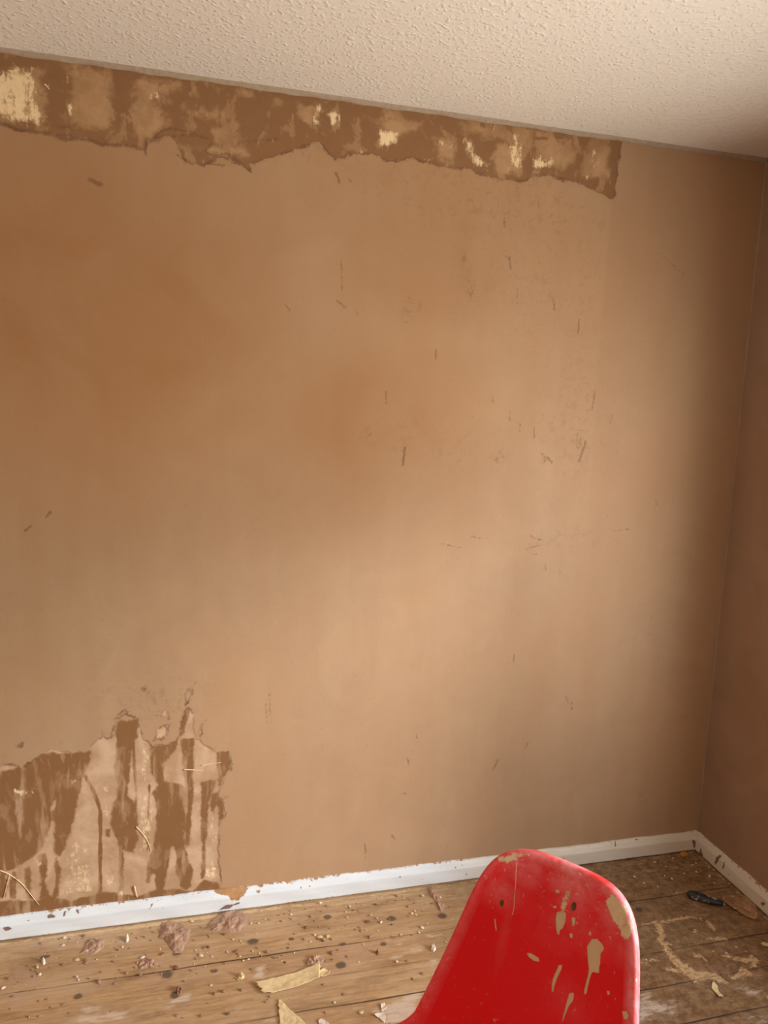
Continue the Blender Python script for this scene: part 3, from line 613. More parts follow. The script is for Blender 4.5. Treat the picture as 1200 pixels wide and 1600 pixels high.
# ------------------------------------------------------------------ the red chair
def mat_red():
    t = NT('red_moulded_plastic')
    R, G, B, A = t.attr('splash_and_sheen')    # filler splashes, dust haze with painted window sheen, brown holes, rim plaster
    dn = t.noise(22, 6, .65, .4)
    c = t.mix(t.noise(3, 3), lin(220, 1, 6), lin(230, 2, 10))
    hz = t.ma('MULTIPLY', G, t.rng(dn, .36, .64, .14, 1), clamp=True)
    c = t.mix(t.ma('MULTIPLY', hz, .62), c, lin(246, 176, 180))  # pale pink: dust and the window's sheen put into the colour
    fl = t.rng(t.noise(130, 3, .6), .655, .70); c = t.mix(t.ma('MULTIPLY', t.ma('MULTIPLY', fl, t.ma('ADD', G, .12, clamp=True)), .8), c, lin(226, 196, 168))
    rn = t.noise(60, 6, .75, .5)
    rp = t.ragged(A, rn, .85, .12); c = t.mix(t.ma('MULTIPLY', rp, .9), c, t.mix(rn, lin(184, 148, 100), lin(246, 230, 192)))
    sp = t.rng(t.ma('ADD', R, t.ma('MULTIPLY', t.ma('SUBTRACT', t.noise(90, 3), .5), .25)), .42, .58)
    c = t.mix(sp, c, t.mix(t.noise(50, 4), lin(200, 168, 126), lin(216, 186, 146)))
    hole = t.rng(B, .35, .65); c = t.mix(hole, c, lin(96, 66, 22))
    r = t.mix(hz, (.27,)*3, (.5,)*3); r = t.mix(t.ma('MAXIMUM', sp, rp), r, (.75,)*3)
    h = t.ma('ADD', t.ma('MULTIPLY', sp, 1.0), t.ma('MULTIPLY', rp, t.ma('ADD', rn, .3))); h = t.ma('ADD', h, t.ma('MULTIPLY', hole, -1.0))
    return t.done(c, r, t.bump(h, .6, .0015), .24)

def build_chair():
    psi, lean = -0.877, 0.373
    top = np.array([-1.151, -1.057, .79])
    X = np.array([math.cos(psi), math.sin(psi), 0]); Fd = np.array([math.sin(psi), -math.cos(psi), 0])
    # profile of the centre line in (front, height), arc length l from the top of the back
    TB, RB, LS = .315, .10, .27
    ang = math.pi/2-lean-.06                         # bend from leaning back to almost level seat
    def centre(l):
        """position (f,z) relative to the top, tangent, normal (towards the sitter)"""
        a0 = lean
        def tn(a): return np.array([math.sin(a), -math.cos(a)])
        p = np.zeros(2)
        if l <= TB: p = tn(a0)*l; a = a0
        else:
            p = tn(a0)*TB; q = min(l-TB, RB*ang); n = 24
            for i in range(n): p = p + tn(a0+(i+.5)/n*q/RB)*q/n
            a = a0+q/RB
            if l > TB+RB*ang:
                q = l-TB-RB*ang; n = 24; kk = max(0, q-.17)
                for i in range(n):
                    s_ = (i+.5)/n*q; aa = a-1.0*max(0, s_-.17)/.10*.9
                    p = p + tn(aa)*q/n
                a = a-1.0*max(0, q-.17)/.10*.9
        t = tn(a); return p, t, np.array([math.cos(a), math.sin(a)])
    L = TB+RB*ang+LS
    lt = np.linspace(0, L+.03, 400); CT = [centre(l) for l in lt]
    cp = np.array([c[0] for c in CT]); cn = np.array([c[2] for c in CT])
    def surf(s, t):
        f = np.stack([np.interp(t, lt, cp[:, k]) for k in (0, 1)], 1); nn = np.stack([np.interp(t, lt, cn[:, k]) for k in (0, 1)], 1)
        k = np.interp(t, [0, .3, .45, .6, L], [1.6, 1.6, 1.7, 1.1, .5])
        bow = k*s*s
        q = f + nn*bow[:, None]
        return q, nn
    LIP = .009
    def W(t): return np.interp(t, np.linspace(0, .42, 30), .13+.145*np.linspace(0, .42, 30)+.15*np.linspace(0, .42, 30)**2) + np.clip(t-.42, 0, 1)*.02
    e = .492; CR = .16; CF = .12
    rim = []; th = np.linspace(0, math.pi/2, 150)
    for a in th: rim.append((math.sin(a)**e, (1-math.cos(a)**e)*CR))
    for tt in np.linspace(CR, L-CF, 190)[1:-1]: rim.append((1.0, tt))
    for a in th[::-1]: rim.append((math.sin(a)**.8, L-CF+CF*math.cos(a)**.8))
    rim = np.array(rim); rim[:, 0] *= W(rim[:, 1])
    # even spacing along the outline
    d = np.concatenate([[0], np.cumsum(np.hypot(*np.diff(rim, axis=0).T))]); n1 = 440
    u = np.linspace(0, d[-1], n1); half = np.stack([np.interp(u, d, rim[:, 0]), np.interp(u, d, rim[:, 1])], 1)
    half[0, 0] = 0; half[-1, 0] = 0
    full = np.vstack([half, (half*[-1, 1])[::-1][1:-1]]); N = len(full)
    tg = np.roll(full, -1, 0)-np.roll(full, 1, 0); nrm = np.stack([-tg[:, 1], tg[:, 0]], 1); nrm /= np.linalg.norm(nrm, axis=1)[:, None]
    spine = np.stack([np.zeros(N), np.clip(full[:, 1], CR+.01, L-CF-.01)], 1)
    nrm *= np.sign(((full-spine)*nrm).sum(1))[:, None]
    inner = full-nrm*LIP
    rings = 80; ST, LIFT = [], []
    for i in range(rings+1):
        rho = .004+(1-.004)*(i/rings)**.9; ST.append(spine+(inner-spine)*rho); LIFT.append(np.zeros(N))
    for a in np.linspace(0, 2.3, 11)[1:]:
        ST.append(inner+nrm*LIP*math.sin(a)); LIFT.append(np.full(N, -LIP*(1-math.cos(a))))
    ST.append(ST[-1]+nrm*.002); LIFT.append(LIFT[-1]-.010)
    ST = np.vstack(ST); LIFT = np.concatenate(LIFT)
    q, nn = surf(ST[:, 0], ST[:, 1]); q = q+nn*LIFT[:, None]
    # local frame: x across, -y front, z up
    base_f = .19
    base = np.array([top[0], top[1], 0])+Fd*base_f
    V = np.stack([ST[:, 0], -(q[:, 0]-base_f), q[:, 1]+top[2]], 1)
    nr = len(ST)//N
    i = np.arange(nr-1); j = np.arange(N); I, J = np.meshgrid(i, j, indexing='ij'); J2 = (J+1) % N
    F = np.stack([(I*N+J).ravel(), (I*N+J2).ravel(), ((I+1)*N+J2).ravel(), ((I+1)*N+J).ravel()], 1)
    root = empty('plastic_chair', base, psi)
    tag(root, 'red moulded plastic chair splashed with plaster standing on the floorboards', 'chair')
    red = mat_red()
    sh = fast_mesh('seat_shell', V, F, red); sh.parent = root
    bmx = bmesh.new(); bmx.from_mesh(sh.data)
    fs = [bmx.verts[k] if False else None for k in ()]
    bmx.verts.ensure_lookup_table()
    # close the narrow slit along the spine
    h = N//2
    for k in range(1, h):
        a, b, c, d_ = k-1, k, (N-k) % N, (N-k+1) % N
        vs = []
        for z in (a, b, c, d_):
            v = bmx.verts[z]
            if v not in vs: vs.append(v)
        if len(vs) >= 3:
            try: bmx.faces.new(vs).smooth = True
            except ValueError: pass
    bmesh.ops.recalc_face_normals(bmx, faces=bmx.faces)
    bmx.to_mesh(sh.data); bmx.free()
    md = sh.modifiers.new('thickness', 'SOLIDIFY'); md.thickness = .004; md.offset = -1
    # splashes: find each traced point on the shell, draw in shell metres
    Wd = base+V[:, :1]*X-V[:, 1:2]*Fd+V[:, 2:]*np.array([0, 0, 1])
    dd = Wd-CAM; w = dd@fw; px = np.stack([600+FPX*(dd@RT)/w, 800-FPX*(dd@UP)/w], 1)
    vis = ST[:, 1] < .42
    def on_shell(x, y):
        d2 = ((px-[x, y])**2).sum(1)+np.where(vis, 0, 1e9); return ST[d2.argmin()]
    S5 = lambda p: np.array([on_shell(*k) for k in from_crop(p, 740, 1310, 4.615)])
    at = np.zeros((len(ST), 4)); Q = ST
    def add(ch, m): np.maximum(at[:, ch], m, out=at[:, ch])
    for p in ([(850,728),(890,728),(920,760),(940,785),(935,810),(915,825),(912,900),(905,930),(905,965),(890,975),(870,960),(855,970),(840,1010),(825,1080),(812,1125),(798,1125),(800,1090),(822,990),(830,940),(822,860),(820,780)],
              [(615,915),(635,915),(632,950),(605,1010),(585,1060),(578,1110),(563,1110),(560,1060),(575,1000)],
              [(690,1120),(715,1108),(725,1130),(715,1170),(690,1210),(665,1270),(650,1320),(635,1345),(635,1310),(655,1240),(675,1170)],
              [(1070,1245),(1100,1245),(1118,1285),(1105,1312),(1085,1300)], [(690,690),(705,682),(718,695),(712,718),(695,718)], [(600,530),(640,520),(670,540),(660,600),(640,650),(622,660),(618,695),(604,695),(592,660),(590,580)],
              [(385,830),(410,825),(465,860),(480,892),(440,885),(395,855)], [(705,570),(735,570),(728,630),(712,635)], [(585,375),(612,368),(618,390),(598,395)], [(570,490),(590,482),(598,500),(580,508)], [(832,672),(845,670),(845,700),(835,698)], [(962,1100),(980,1098),(980,1130),(966,1128)], [(1015,1150),(1028,1145),(1024,1170)], [(1012,962),(1022,962),(1022,974),(1013,974)]):
        add(0, poly_mask(Q, S5(p), .0022))
    add(0, line_mask(Q, S5([(157,585),(160,662)]), .0018, .0016))
    for p, k in (([(690,340),(720,350),(690,450),(660,560),(620,560),(630,430),(650,370)], .62), ([(160,120),(330,95),(400,110),(350,150),(260,190),(180,170)], .66), ([(870,600),(915,605),(915,650),(885,640)], .45), ([(460,340),(500,340),(525,395),(500,405)], .5), ([(740,550),(780,530),(760,620),(700,640)], .45), ([(890,388),(945,400),(945,418),(900,410)], .62),
                 ([(950,440),(1000,395),(1050,410),(1110,470),(1140,540),(1150,640),(1130,720),(1105,740),(1060,700),(1040,640),(1000,590),(965,520)], .74), ([(520,230),(580,235),(570,260),(530,255)], .52), ([(770,320),(840,320),(830,350),(790,345)], .5), ([(690,240),(760,235),(740,275),(700,270)], .48), ([(660,1040),(720,1080),(680,1090)], .42), ([(770,1200),(880,1295),(870,1300),(790,1230)], .45), ([(1080,790),(1130,790),(1110,830)], .45), ([(750,770),(790,780),(775,815),(755,800)], .4), ([(130,1310),(190,1300),(160,1330)], .5), ([(215,195),(240,200),(235,245),(222,240)], .45), ([(350,235),(400,240),(380,250)], .55), ([(600,850),(635,840),(620,890)], .5), ([(720,1190),(760,1190),(745,1230)], .4)):
        add(3, poly_mask(Q, S5(p), .005)*k)
    for (x, y, rx, ry, k) in ((340,180,260,150,1.0),(720,330,330,200,.8),(1000,520,160,240,.8),(200,380,170,110,.7),(560,160,300,80,1.0),(620,600,260,150,.3),(850,640,200,160,.35),(1060,800,80,90,.4),(700,1180,200,140,.2),(230,620,40,300,.22)):
        c = on_shell(740+x/4.615, 1310+y/4.615); add(1, blob_mask(Q, c, rx*.00034, ry*.00042, 1.0)**1.8*k)
    for (x, y, rx, ry) in ((207,470,.0046,.0078), (722,490,.0056,.0095)):
        c = on_shell(740+x/4.615, 1310+y/4.615); add(2, np.clip(2*blob_mask(Q, c, rx, ry, 1), 0, 1))
    ring = np.repeat(np.arange(nr), N); lipz = np.clip((ring-rings*.90)/(rings*.10), 0, 1)
    add(1, lipz*np.clip(1.15-ST[:, 1]*1.2, .35, 1)*np.where(ST[:, 0] < -.10, .45, 1))  # dusty rim with its lit edge painted in, weaker on the left
    set_attr(sh, 'splash_and_sheen', at)
    # metal legs under the seat
    steel = plain('dark_painted_steel', lin(40, 40, 42), .4, metal=.8)
    zs = top[2]+cp[np.abs(lt-(TB+RB*ang+.06)).argmin(), 1]
    def tube(path, r, name):
        V, F = [], []; n = 12
        for k, pnt in enumerate(path):
            pnt = Vector(pnt); t = (Vector(path[min(k+1, len(path)-1)])-Vector(path[max(k-1, 0)])).normalized()
            a = t.orthogonal().normalized(); b = t.cross(a)
            for j in range(n): V.append(pnt+r*(math.cos(2*math.pi*j/n)*a+math.sin(2*math.pi*j/n)*b))
        for k in range(len(path)-1):
            for j in range(n): F.append((k*n+j, k*n+(j+1) % n, (k+1)*n+(j+1) % n, (k+1)*n+j))
        F.append(tuple(range(n))[::-1]); F.append(tuple((len(path)-1)*n+j for j in range(n)))
        return link_mesh(name, V, F, steel, root, True)
    yb = -(cp[np.abs(lt-(TB+RB*ang+.06)).argmin(), 0]-base_f)
    for sx in (-1, 1):
        for sy in (-1, 1):
            tube([(sx*.10, yb+sy*.06, zs-.012), (sx*.12, yb+sy*.08, zs-.03), (sx*.20, yb+sy*.18, .004)], .009, 'leg')
    bm = bmesh.new(); add_box(bm, -.13, .13, yb-.09, yb+.09, zs-.02, zs-.012); link_bm('mounting_plate', bm, steel, root)
    return root, on_shell, surf, base, X, Fd, base_f, top
root_chair, on_shell, ch_surf, ch_base, ch_X, ch_F, ch_bf, ch_top = build_chair()
def shell_point(x, y, lift=.002):
    st_ = on_shell(x, y)[None]; q, nn = ch_surf(st_[:, 0], st_[:, 1]); q = q[0]+nn[0]*lift
    return ch_base*1.0 - ch_F*ch_bf + ch_X*st_[0, 0] + ch_F*q[0] + np.array([0, 0, q[1]+ch_top[2]])

# ------------------------------------------------------------------ small materials
M_PLASTER = plain('dried_pink_plaster', lin(176, 142, 117), .85, 120, .3, bstr=.6, bdist=.003)
M_FLAKE = plain('cream_plaster_flake', lin(226, 198, 150), .8, 70, .4, bstr=.5)
M_WHITE = plain('white_plaster_chip', lin(228, 214, 196), .8, 150, .15, bstr=.4)
M_OCHRE = plain('ochre_paper_scrap', lin(196, 138, 52), .8, 120, .2)
M_BROWNC = plain('brown_plaster_chip', lin(136, 96, 70), .85, 150, .25, bstr=.5)
M_STRAW = plain('pale_straw_fibre', lin(232, 206, 160), .7, 0)

def splat(name, pts_px, hgt, mat, seed, rings=20, lift=.0, flake=False, curl=0, conv=None):
    """lump or sheet over a star-shaped outline on the floor; local origin at its centre"""
    r = random.Random(seed); ph0 = seed*1.37
    poly = fpoly(conv(pts_px) if conv else pts_px); c = poly.mean(0)
    # resample outline
    pp = np.vstack([poly, poly[:1]]); d = np.concatenate([[0], np.cumsum(np.hypot(*np.diff(pp, axis=0).T))])
    n = 110; u = np.linspace(0, d[-1], n, endpoint=False)
    out = np.stack([np.interp(u, d, pp[:, 0]), np.interp(u, d, pp[:, 1])], 1)-c
    size = np.hypot(*out.T).mean()
    out = out*(1+(.07 if flake else .10)*np.array([mnoise.fractal(Vector((ph0*7+3.5*math.cos(6.2832*q/n)+q*.05, 3.5*math.sin(6.2832*q/n), ph0)), .8, 2.2, 4) for q in range(n)]))[:, None]*(1+.025*np.array([r.uniform(-1, 1) for _ in range(n)]))[:, None]
    ph = [r.uniform(0, 6) for _ in range(8)]
    def nz(x, y):
        k = 1/size
        return 1.0*mnoise.fractal(Vector((x*k*1.6+ph[0]*9, y*k*1.6+ph[1]*9, ph[2])), .9, 2.1, 4)
    V = []
    ax = out[np.hypot(*out.T).argmax()]; ax = ax/np.linalg.norm(ax); bx = np.array([-ax[1], ax[0]])
    for i in range(rings+1):
        rho = i/rings
        for j in range(n):
            p = out[j]*max(rho, .01)
            if flake:
                a, b = p@ax, p@bx
                z = hgt+lift+curl*(b*b/size+.35*a*a/size)+.0012*nz(*p)
            else:
                z = .0008+hgt*(1-rho**5)*max(.12, .55-.25*rho+.8*nz(*p)) if rho < 1 else .0001
                z = max(z, .0001)
            V.append((p[0], p[1], z))
    F = []
    for i in range(rings):
        for j in range(n):
            F.append((i*n+j, i*n+(j+1) % n, (i+1)*n+(j+1) % n, (i+1)*n+j))
    F.append(tuple(range(n))[::-1])
    V = np.array(V)
    if flake: V[:, 2] -= V[:, 2].min()-.0016
    o = link_mesh(name, V, F, mat, smooth=True)
    if flake:
        m = o.modifiers.new('thickness', 'SOLIDIFY'); m.thickness = .0015; m.offset = -1
    o.location = (c[0], c[1], 0)
    return o
c1 = lambda p: from_crop(p, 0, 1380, 4); c2 = lambda p: from_crop(p, 200, 1380, 4); c3_ = lambda p: from_crop(p, 400, 1380, 4); c4_ = lambda p: from_crop(p, 970, 1400, 5.217); c8_ = lambda p: from_crop(p, 960, 1260, 5)

tag(splat('plaster_dollop', [(205,250),(260,240),(330,245),(395,290),(390,330),(350,390),(345,430),(320,440),(290,440),(250,385),(215,330),(190,350),(200,300)], .010, M_PLASTER, 1, conv=c2),
    'triangular pinkish plaster dollop trodden onto the floor close to the white baseboard', 'plaster')
tag(splat('plaster_dollop', [(480,290),(520,230),(580,185),(650,155),(700,170),(760,210),(780,240),(720,270),(690,300),(640,315),(580,300)], .009, M_PLASTER, 2, conv=c2),
    'widest pinkish plaster dollop, touching the baseboard below its bare wood chip', 'plaster')
tag(splat('plaster_dollop', [(500,440),(520,400),(560,345),(600,350),(650,355),(650,400),(610,430),(580,450),(530,440)], .007, M_PLASTER, 3, conv=c1),
    'small ragged pinkish plaster dollop, leftmost on the floorboards', 'plaster')
tag(splat('plaster_clump', [(310,490),(350,455),(410,450),(425,475),(410,510),(350,520),(310,515)], .010, M_PLASTER, 4, conv=c3_),
    'crumbly pinkish plaster clump just behind the long cream flake', 'plaster')
tag(splat('plaster_clump', [(60,500),(100,465),(180,480),(190,510),(120,530),(70,540)], .007, M_PLASTER, 5, conv=c2),
    'crumbly plaster clump on the board left of the triangular dollop', 'plaster')
tag(splat('plaster_flake', [(790,635),(870,610),(960,585),(1060,560),(1150,530),(1200,515),(1205,560),(1190,600),(1130,620),(1060,650),(980,670),(900,695),(840,695),(835,665)], .004, M_FLAKE, 6, flake=True, curl=.10, conv=c2),
    'long cream plaster flake lying on the floorboards left of the red chair', 'flake')
tag(splat('plaster_flake', [(395,555),(430,540),(462,555),(455,575),(415,590),(390,590)], .003, M_FLAKE, 7, flake=True, curl=.3, conv=c3_),
    'small curled cream flake at the right tip of the long flake', 'flake')
tag(splat('plaster_flake', [(138,735),(152,730),(215,795),(280,850),(310,885),(300,920),(150,920)], .004, M_FLAKE, 8, flake=True, curl=.04, conv=c3_),
    'pointed triangular cream plaster flake at the bottom edge of the photo', 'flake')
tag(splat('plaster_flake', [(388,860),(410,850),(450,875),(470,900),(400,905)], .004, M_WHITE, 9, flake=True, curl=.1, conv=c3_),
    'small white flake right of the pointed triangular flake', 'flake')
tag(splat('plaster_flake', [(778,762),(790,758),(822,778),(800,800),(788,808)], .005, M_WHITE, 10, flake=True, curl=.2, conv=c3_),
    'tiny white pointed flake on the whitened board left of the chair', 'flake')
tag(splat('plaster_flake', [(740,830),(765,812),(805,815),(810,850),(800,880),(775,850)], .005, M_WHITE, 11, flake=True, curl=.2, conv=c3_),
    'crumpled white flake in front of the tiny pointed one', 'flake')
tag(splat('plaster_flake', [(745,715),(760,708),(790,745),(795,780),(835,828),(800,832),(770,790),(738,760)], .003, M_FLAKE, 12, flake=True, curl=.15, conv=c4_),
    'curled cream flake at the lower end of the dried filler smear', 'flake')
tag(splat('plaster_flake', [(1140,390),(1160,382),(1200,395),(1215,412),(1170,418)], .004, M_FLAKE, 13, flake=True, curl=.2, conv=c4_),
    'cream flake at the right edge of the photo in front of the scraper', 'flake')
tag(splat('paper_scrap', [(512,375),(530,358),(560,362),(575,385),(550,400),(520,395)], .004, M_OCHRE, 14, flake=True, curl=.2, conv=c8_),
    'yellow ochre scrap on the floor in the far corner of the baseboards', 'scrap')
tag(splat('filler_lump', [(690,580),(710,562),(728,575),(728,595),(705,602),(685,596)], .012, M_FLAKE, 15, conv=c2),
    'cream filler lump on the floorboards left of the long flake', 'lump')
tag(splat('filler_lump', [(300,665),(320,648),(340,665),(328,690),(305,700)], .014, M_BROWNC, 16, conv=c2),
    'brownish lump sitting on the dark knot left of the long flake', 'lump')
tag(splat('plaster_lump', [(780,345),(790,335),(805,345),(803,365),(790,372)], .012, M_WHITE, 17, conv=c1),
    'pale lump on the floor between the small and the triangular dollop', 'lump')
tag(splat('plaster_lump', [(262,480),(280,475),(285,500),(272,515),(262,505)], .012, M_WHITE, 18, conv=c1),
    'pale lump on the leftmost floorboard by a dark stain', 'lump')
tag(splat('plaster_lump', [(1095,395),(1115,390),(1125,415),(1110,432),(1095,425)], .014, M_WHITE, 19, conv=c3_),
    'pale lump beside the left edge of the red chair', 'lump')
tag(splat('plaster_lump', [(745,430),(762,425),(768,445),(755,452)], .011, M_BROWNC, 20, conv=c3_),
    'brown lump on the board right of the round dark knot', 'lump')
tag(splat('plaster_ridge', [(1070,25),(1090,20),(1110,60),(1140,95),(1160,130),(1178,150),(1165,185),(1152,180),(1150,150),(1120,115),(1090,75)], .010, M_PLASTER, 21, conv=c3_),
    'ragged ridge of plaster on the floor left behind the chair', 'plaster')

# ------------------------------------------------------------------ crumbs: each one an object, mesh shared between look-alikes
def crumb_mesh(name, seed, mat, flat):
    r = random.Random(seed); bm = bmesh.new(); bmesh.ops.create_icosphere(bm, subdivisions=2, radius=1)
    d1 = [Vector((r.uniform(-1, 1), r.uniform(-1, 1), r.uniform(-1, 1))).normalized() for _ in range(7)]
    am = [r.uniform(.45, .9) for _ in d1]
    for v in bm.verts:
        co = v.co.copy()
        for d, a in zip(d1, am):
            q = co.dot(d)
            if q > a: co -= d*(q-a)
        co *= 1+r.uniform(-.06, .06); co.z *= flat
        v.co = co
    zmin = min(v.co.z for v in bm.verts)
    for v in bm.verts: v.co.z -= zmin
    me = bpy.data.meshes.new(name); bm.to_mesh(me); bm.free(); me.materials.append(mat); return me
KINDS = {'pink': [crumb_mesh('plaster_crumb', 30+i, M_PLASTER, .6) for i in range(4)],
         'white': [crumb_mesh('plaster_crumb', 40+i, M_WHITE, .6) for i in range(3)],
         'cream': [crumb_mesh('plaster_crumb', 50+i, M_FLAKE, .45) for i in range(3)],
         'brown': [crumb_mesh('plaster_crumb', 60+i, M_BROWNC, .6) for i in range(3)]}
WORD = {'pink': 'pinkish', 'white': 'white', 'cream': 'cream', 'brown': 'brown'}
taken = []
def crumb(x, y, kind, size, place):
    for tx, ty, ts in taken:
        if (tx-x)**2+(ty-y)**2 < (ts+size)**2*1.1: return
    if y > -.022-size or x > -.022-size or x < -2.45: return
    taken.append((x, y, size))
    o = bpy.data.objects.new('plaster_crumb', random.choice(KINDS[kind])); COL.objects.link(o)
    o.location = (x, y, 0); o.rotation_euler = (0, 0, random.uniform(0, 6.28))
    s = size; o.scale = (s*random.uniform(.8, 1.4), s*random.uniform(.6, 1), s*random.uniform(.6, 1.1))
    tag(o, f'tiny {WORD[kind]} plaster crumb scattered {place}', 'crumb', f'{WORD[kind]} crumbs {place}')
PL_A, PL_B, PL_C, PL_D = 'on the lit floorboards left of the chair', 'close along the back baseboard left of the chair', 'in the dark corner around the scraper', 'on the shaded floorboards right of the chair'
def pick(w): return random.choices(('pink', 'white', 'cream', 'brown'), w)[0]
spots = [(50,1516),(58,1512),(62,1524),(12,1530),(5,1545),(120,1500),(135,1505),(97,1508),(62,1565),(75,1562),(45,1590),(62,1589),(180,1538),(155,1535),(120,1528),(123,1532),(215,1505),(230,1503),(222,1497),(242,1508),(236,1512),(225,1500),(212,1512),(198,1522),(205,1521),(220,1525),(178,1503),(130,1463),(100,1466),(108,1458),(318,1482),(325,1481),(355,1488),(314,1494),(350,1550),(378,1548),(334,1554),(375,1495),(380,1502),(388,1500),(372,1498),(405,1490),(418,1488),(403,1482),(408,1494),(428,1497),(435,1496),(440,1502),(445,1504),(430,1500),(350,1460),(445,1428),(414,1437),(440,1440),(478,1450),(470,1445),(485,1433),(475,1468),(495,1468),(500,1465),(505,1470),(492,1462),(518,1468),(512,1464),(485,1472),(555,1453),(565,1455),(572,1454),(590,1455),(578,1465),(612,1463),(520,1500),(519,1490),(542,1495),(620,1503),(636,1502),(660,1522),(645,1530),(538,1554),(506,1539),(523,1567),(565,1583),(277,1588),(313,1588),(355,1585),(416,1566),(422,1558),(600,1570),(660,1450),(655,1458),(643,1428),(650,1430),(648,1424),(660,1400),(675,1412),(688,1403),(500,1412),(620,1400),(595,1442),(575,1441),(480,1402),(395,1515),(330,1540),(300,1517),(275,1513),(300,1440),(455,1430),(464,1410)]
for x, y in spots:
    p = on_floor(x, y); crumb(p[0], p[1], pick((5, 2.5, 2, 2)), random.uniform(.003, .0072), PL_B if p[1] > -.115 else PL_A)
for _ in range(190):
    p = (random.uniform(-2.25, -1.0), -.03-abs(random.gauss(0, .16))); 
    if p[1] < -.5: continue
    crumb(p[0], p[1], pick((5, 2, 2, 3)), random.uniform(.0018, .0046), PL_B if p[1] > -.115 else PL_A)
for x, y in from_crop([(545,525),(575,525),(485,450),(395,545),(485,675),(545,720),(232,598),(640,515),(660,410),(700,430),(830,620),(780,600),(740,480),(610,460),(650,560),(880,600),(930,610),(720,440),(600,400),(680,450),(800,520),(960,650),(985,680),(450,570),(340,630),(275,630),(400,470),(540,440),(590,580),(700,560)], 960, 1260, 5):
    p = on_floor(x, y); crumb(p[0], p[1], pick((2, 4, 2, 4)), random.uniform(.0025, .005), PL_C)
for _ in range(45):
    crumb(-abs(random.gauss(0, .16))-.03, -abs(random.gauss(0, .13))-.03, pick((3, 1, 1, 6)), random.uniform(.002, .006), PL_C)
for x, y in [(1021,1530),(1115,1487),(1085,1535),(1040,1486),(1126,1522),(1150,1480),(1165,1487),(1200,1560),(1010,1500),(1180,1510),(1135,1490)]:
    p = on_floor(x, y); crumb(p[0], p[1], pick((1, 2, 5, 1)), random.uniform(.0025, .0045), PL_D)

# ------------------------------------------------------------------ scraper
def build_scraper():
    a = on_floor(1074, 1396, .012); b = on_floor(1129, 1409, .006); e = on_floor(1181, 1433, 0)
    d = (e-a)[:2]; Lg = np.linalg.norm(d); rz = math.atan2(d[1], d[0])
    root = empty('scraper', (a[0], a[1], 0), rz)
    tag(root, 'plaster-crusted scraper with dark handle on the floor near the right baseboard', 'scraper')
    ux = d/Lg; uy = np.array([-ux[1], ux[0]])
    loc = lambda x, y: (np.array([(on_floor(x, y)[:2]-a[:2])@ux, (on_floor(x, y)[:2]-a[:2])@uy]))
    hl = np.linalg.norm((b-a)[:2])
    t = NT('dark_blue_handle_with_plaster'); n = t.noise(55, 5, .6, .6)
    c = t.mix(t.rng(n, .55, .64), lin(30, 36, 46), lin(196, 178, 150)); mh = t.done(c, .5, t.bump(n, .5, .002))
    # lathe-like oval grip with belly and ferrule
    prof = [(-.002,.004),(.003,.010),(.012,.0135),(.25*hl,.0150),(.45*hl,.0135),(.62*hl,.0125),(.8*hl,.0105),(.93*hl,.0085),(1.0*hl,.0070)]
    V, F = [], []; k = 16
    for x, r in prof:
        for j in range(k):
            th = 2*math.pi*j/k; V.append((x, r*1.15*math.cos(th), .0125+r*.82*math.sin(th)))
    for i in range(len(prof)-1):
        for j in range(k): F.append((i*k+j, i*k+(j+1) % k, (i+1)*k+(j+1) % k, (i+1)*k+j))
    F.append(tuple(range(k))[::-1]); F.append(tuple((len(prof)-1)*k+j for j in range(k)))
    o = link_mesh('handle', V, F, mh, root, True); sb = o.modifiers.new('smooth', 'SUBSURF'); sb.levels = 1; sb.render_levels = 2
    t = NT('plaster_crusted_steel'); n = t.noise(40, 6, .7); n2 = t.noise(18, 4, .6)
    c = t.mix(t.rng(n2, .4, .6), lin(140, 104, 74), lin(182, 146, 112)); c = t.mix(t.rng(n, .58, .64), c, lin(92, 66, 46)); c = t.mix(t.rng(t.noise(60), .62, .68), c, lin(220, 206, 180))
    mb = t.done(c, .5, t.bump(n, .5, .0015))
    pts = np.array([loc(*q) for q in from_crop([(832,735),(850,725),(930,708),(1010,703),(1070,708),(1100,770),(1115,840),(1118,872),(1092,884),(1030,862),(960,828),(890,790),(850,762)], 960, 1260, 5)])
    bm = bmesh.new(); lo, hi = pts[:, 0].min(), pts[:, 0].max()
    zf = lambda x: .0012+.011*max(0, 1-(x-lo)/(hi-lo)/.75)
    top = [bm.verts.new((x, y, zf(x)+.0014)) for x, y in pts]; bot = [bm.verts.new((x, y, zf(x))) for x, y in pts]
    bm.faces.new(top); bm.faces.new(bot[::-1])
    for i in range(len(pts)):
        j = (i+1) % len(pts); bm.faces.new((bot[i], bot[j], top[j], top[i]))
    link_bm('blade', bm, mb, root)
    # tang between grip and blade
    bm = bmesh.new(); add_box(bm, hl-.012, lo+.012, -.004, .004, .0105, .0145); link_bm('tang', bm, mb, root)
build_scraper()

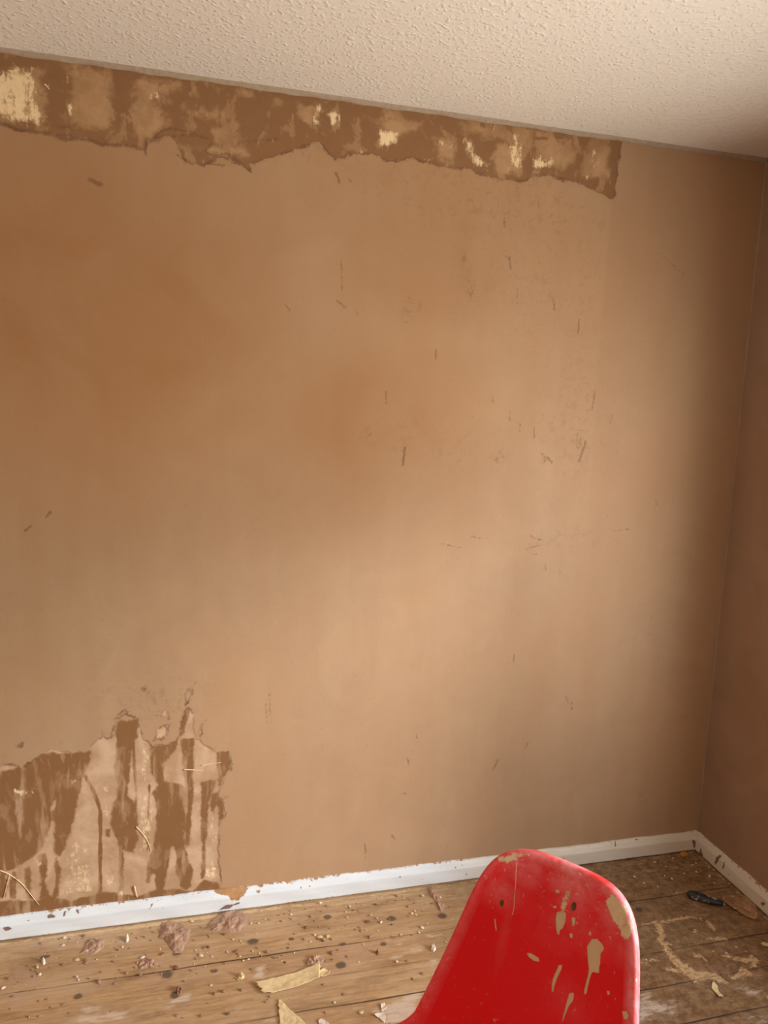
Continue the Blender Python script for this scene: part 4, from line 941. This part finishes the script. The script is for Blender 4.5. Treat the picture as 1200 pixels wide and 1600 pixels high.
# ------------------------------------------------------------------ fibres stuck on the wall and hanging on the chair
def fibre(pts, r, label, name='plaster_fibre', taper=True):
    pts = [Vector(p) for p in pts]
    # smooth resample (Catmull-Rom)
    ext = [pts[0]*2-pts[1]]+pts+[pts[-1]*2-pts[-2]]; path = []
    for i in range(1, len(ext)-2):
        for k in range(8):
            t = k/8; p0, p1, p2, p3 = ext[i-1:i+3]
            path.append(.5*((2*p1)+(-p0+p2)*t+(2*p0-5*p1+4*p2-p3)*t*t+(-p0+3*p1-3*p2+p3)*t**3))
    path.append(pts[-1]); n = 6; V, F = [], []
    o0 = path[0]
    for k, p in enumerate(path):
        tg = (path[min(k+1, len(path)-1)]-path[max(k-1, 0)]).normalized(); a = tg.orthogonal().normalized(); b = tg.cross(a)
        rr = r*(1-.6*k/len(path)) if taper else r
        for j in range(n): V.append(p-o0+rr*(math.cos(6.2832*j/n)*a+math.sin(6.2832*j/n)*b))
    for k in range(len(path)-1):
        for j in range(n): F.append((k*n+j, k*n+(j+1) % n, (k+1)*n+(j+1) % n, (k+1)*n+j))
    F.append(tuple(range(n))[::-1]); F.append(tuple((len(path)-1)*n+j for j in range(n)))
    o = link_mesh(name, V, F, M_STRAW, smooth=True); o.location = o0
    tag(o, label, 'fibre'); return o
def wpts(p, lift=.0022): return [on_wall(x, y, -lift) for x, y in from_crop(p, 0, 1040, 3)]
fibre(wpts([(0,960),(45,980),(100,1020),(150,1080),(183,1122)]), .0016, 'long bent straw fibre on the wall at the far lower left')
fibre(wpts([(45,980),(32,1030),(14,1100)]), .0011, 'short dark-tipped fibre crossing under the long bent straw')
fibre(wpts([(862,487),(905,489),(952,494)]), .0017, 'straight pale straw near the right top of the dripping patch')
fibre(wpts([(945,468),(990,460),(1035,454)]), .0014, 'faint pale straw just right of and above the straight straw')
fibre(wpts([(638,755),(670,790),(695,830),(710,872)]), .0014, 'curved pale fibre in the middle of the dripping patch')
fibre(wpts([(630,1035),(636,1060),(644,1085)], .004), .0026, 'stubby straw standing on the baseboard under the dripping patch')
fibre(wpts([(478,685),(500,684),(524,686)]), .0009, 'thin short fibre left of the curved one on the dripping patch')
fibre([on_wall(x, y, -.002) for x, y in from_crop([(168,172),(178,182),(186,192)], 0, 60, 2.4)], .0022, 'pale splinter on the stripped band at the upper left')
fibre([on_wall(x, y, -.002) for x, y in from_crop([(655,180),(650,195),(645,210)], 500, 120, 2.4)], .0009, 'thin bright fibre on the stripped band near the ceiling, right of middle')
fibre([shell_point(740+x/4.615, 1310+y/4.615) for x, y in [(318,165),(312,240),(305,330),(298,420),(292,500),(278,548)]], .0005, 'thin pale fibre hanging down the front of the red chair', 'hanging_fibre', False)
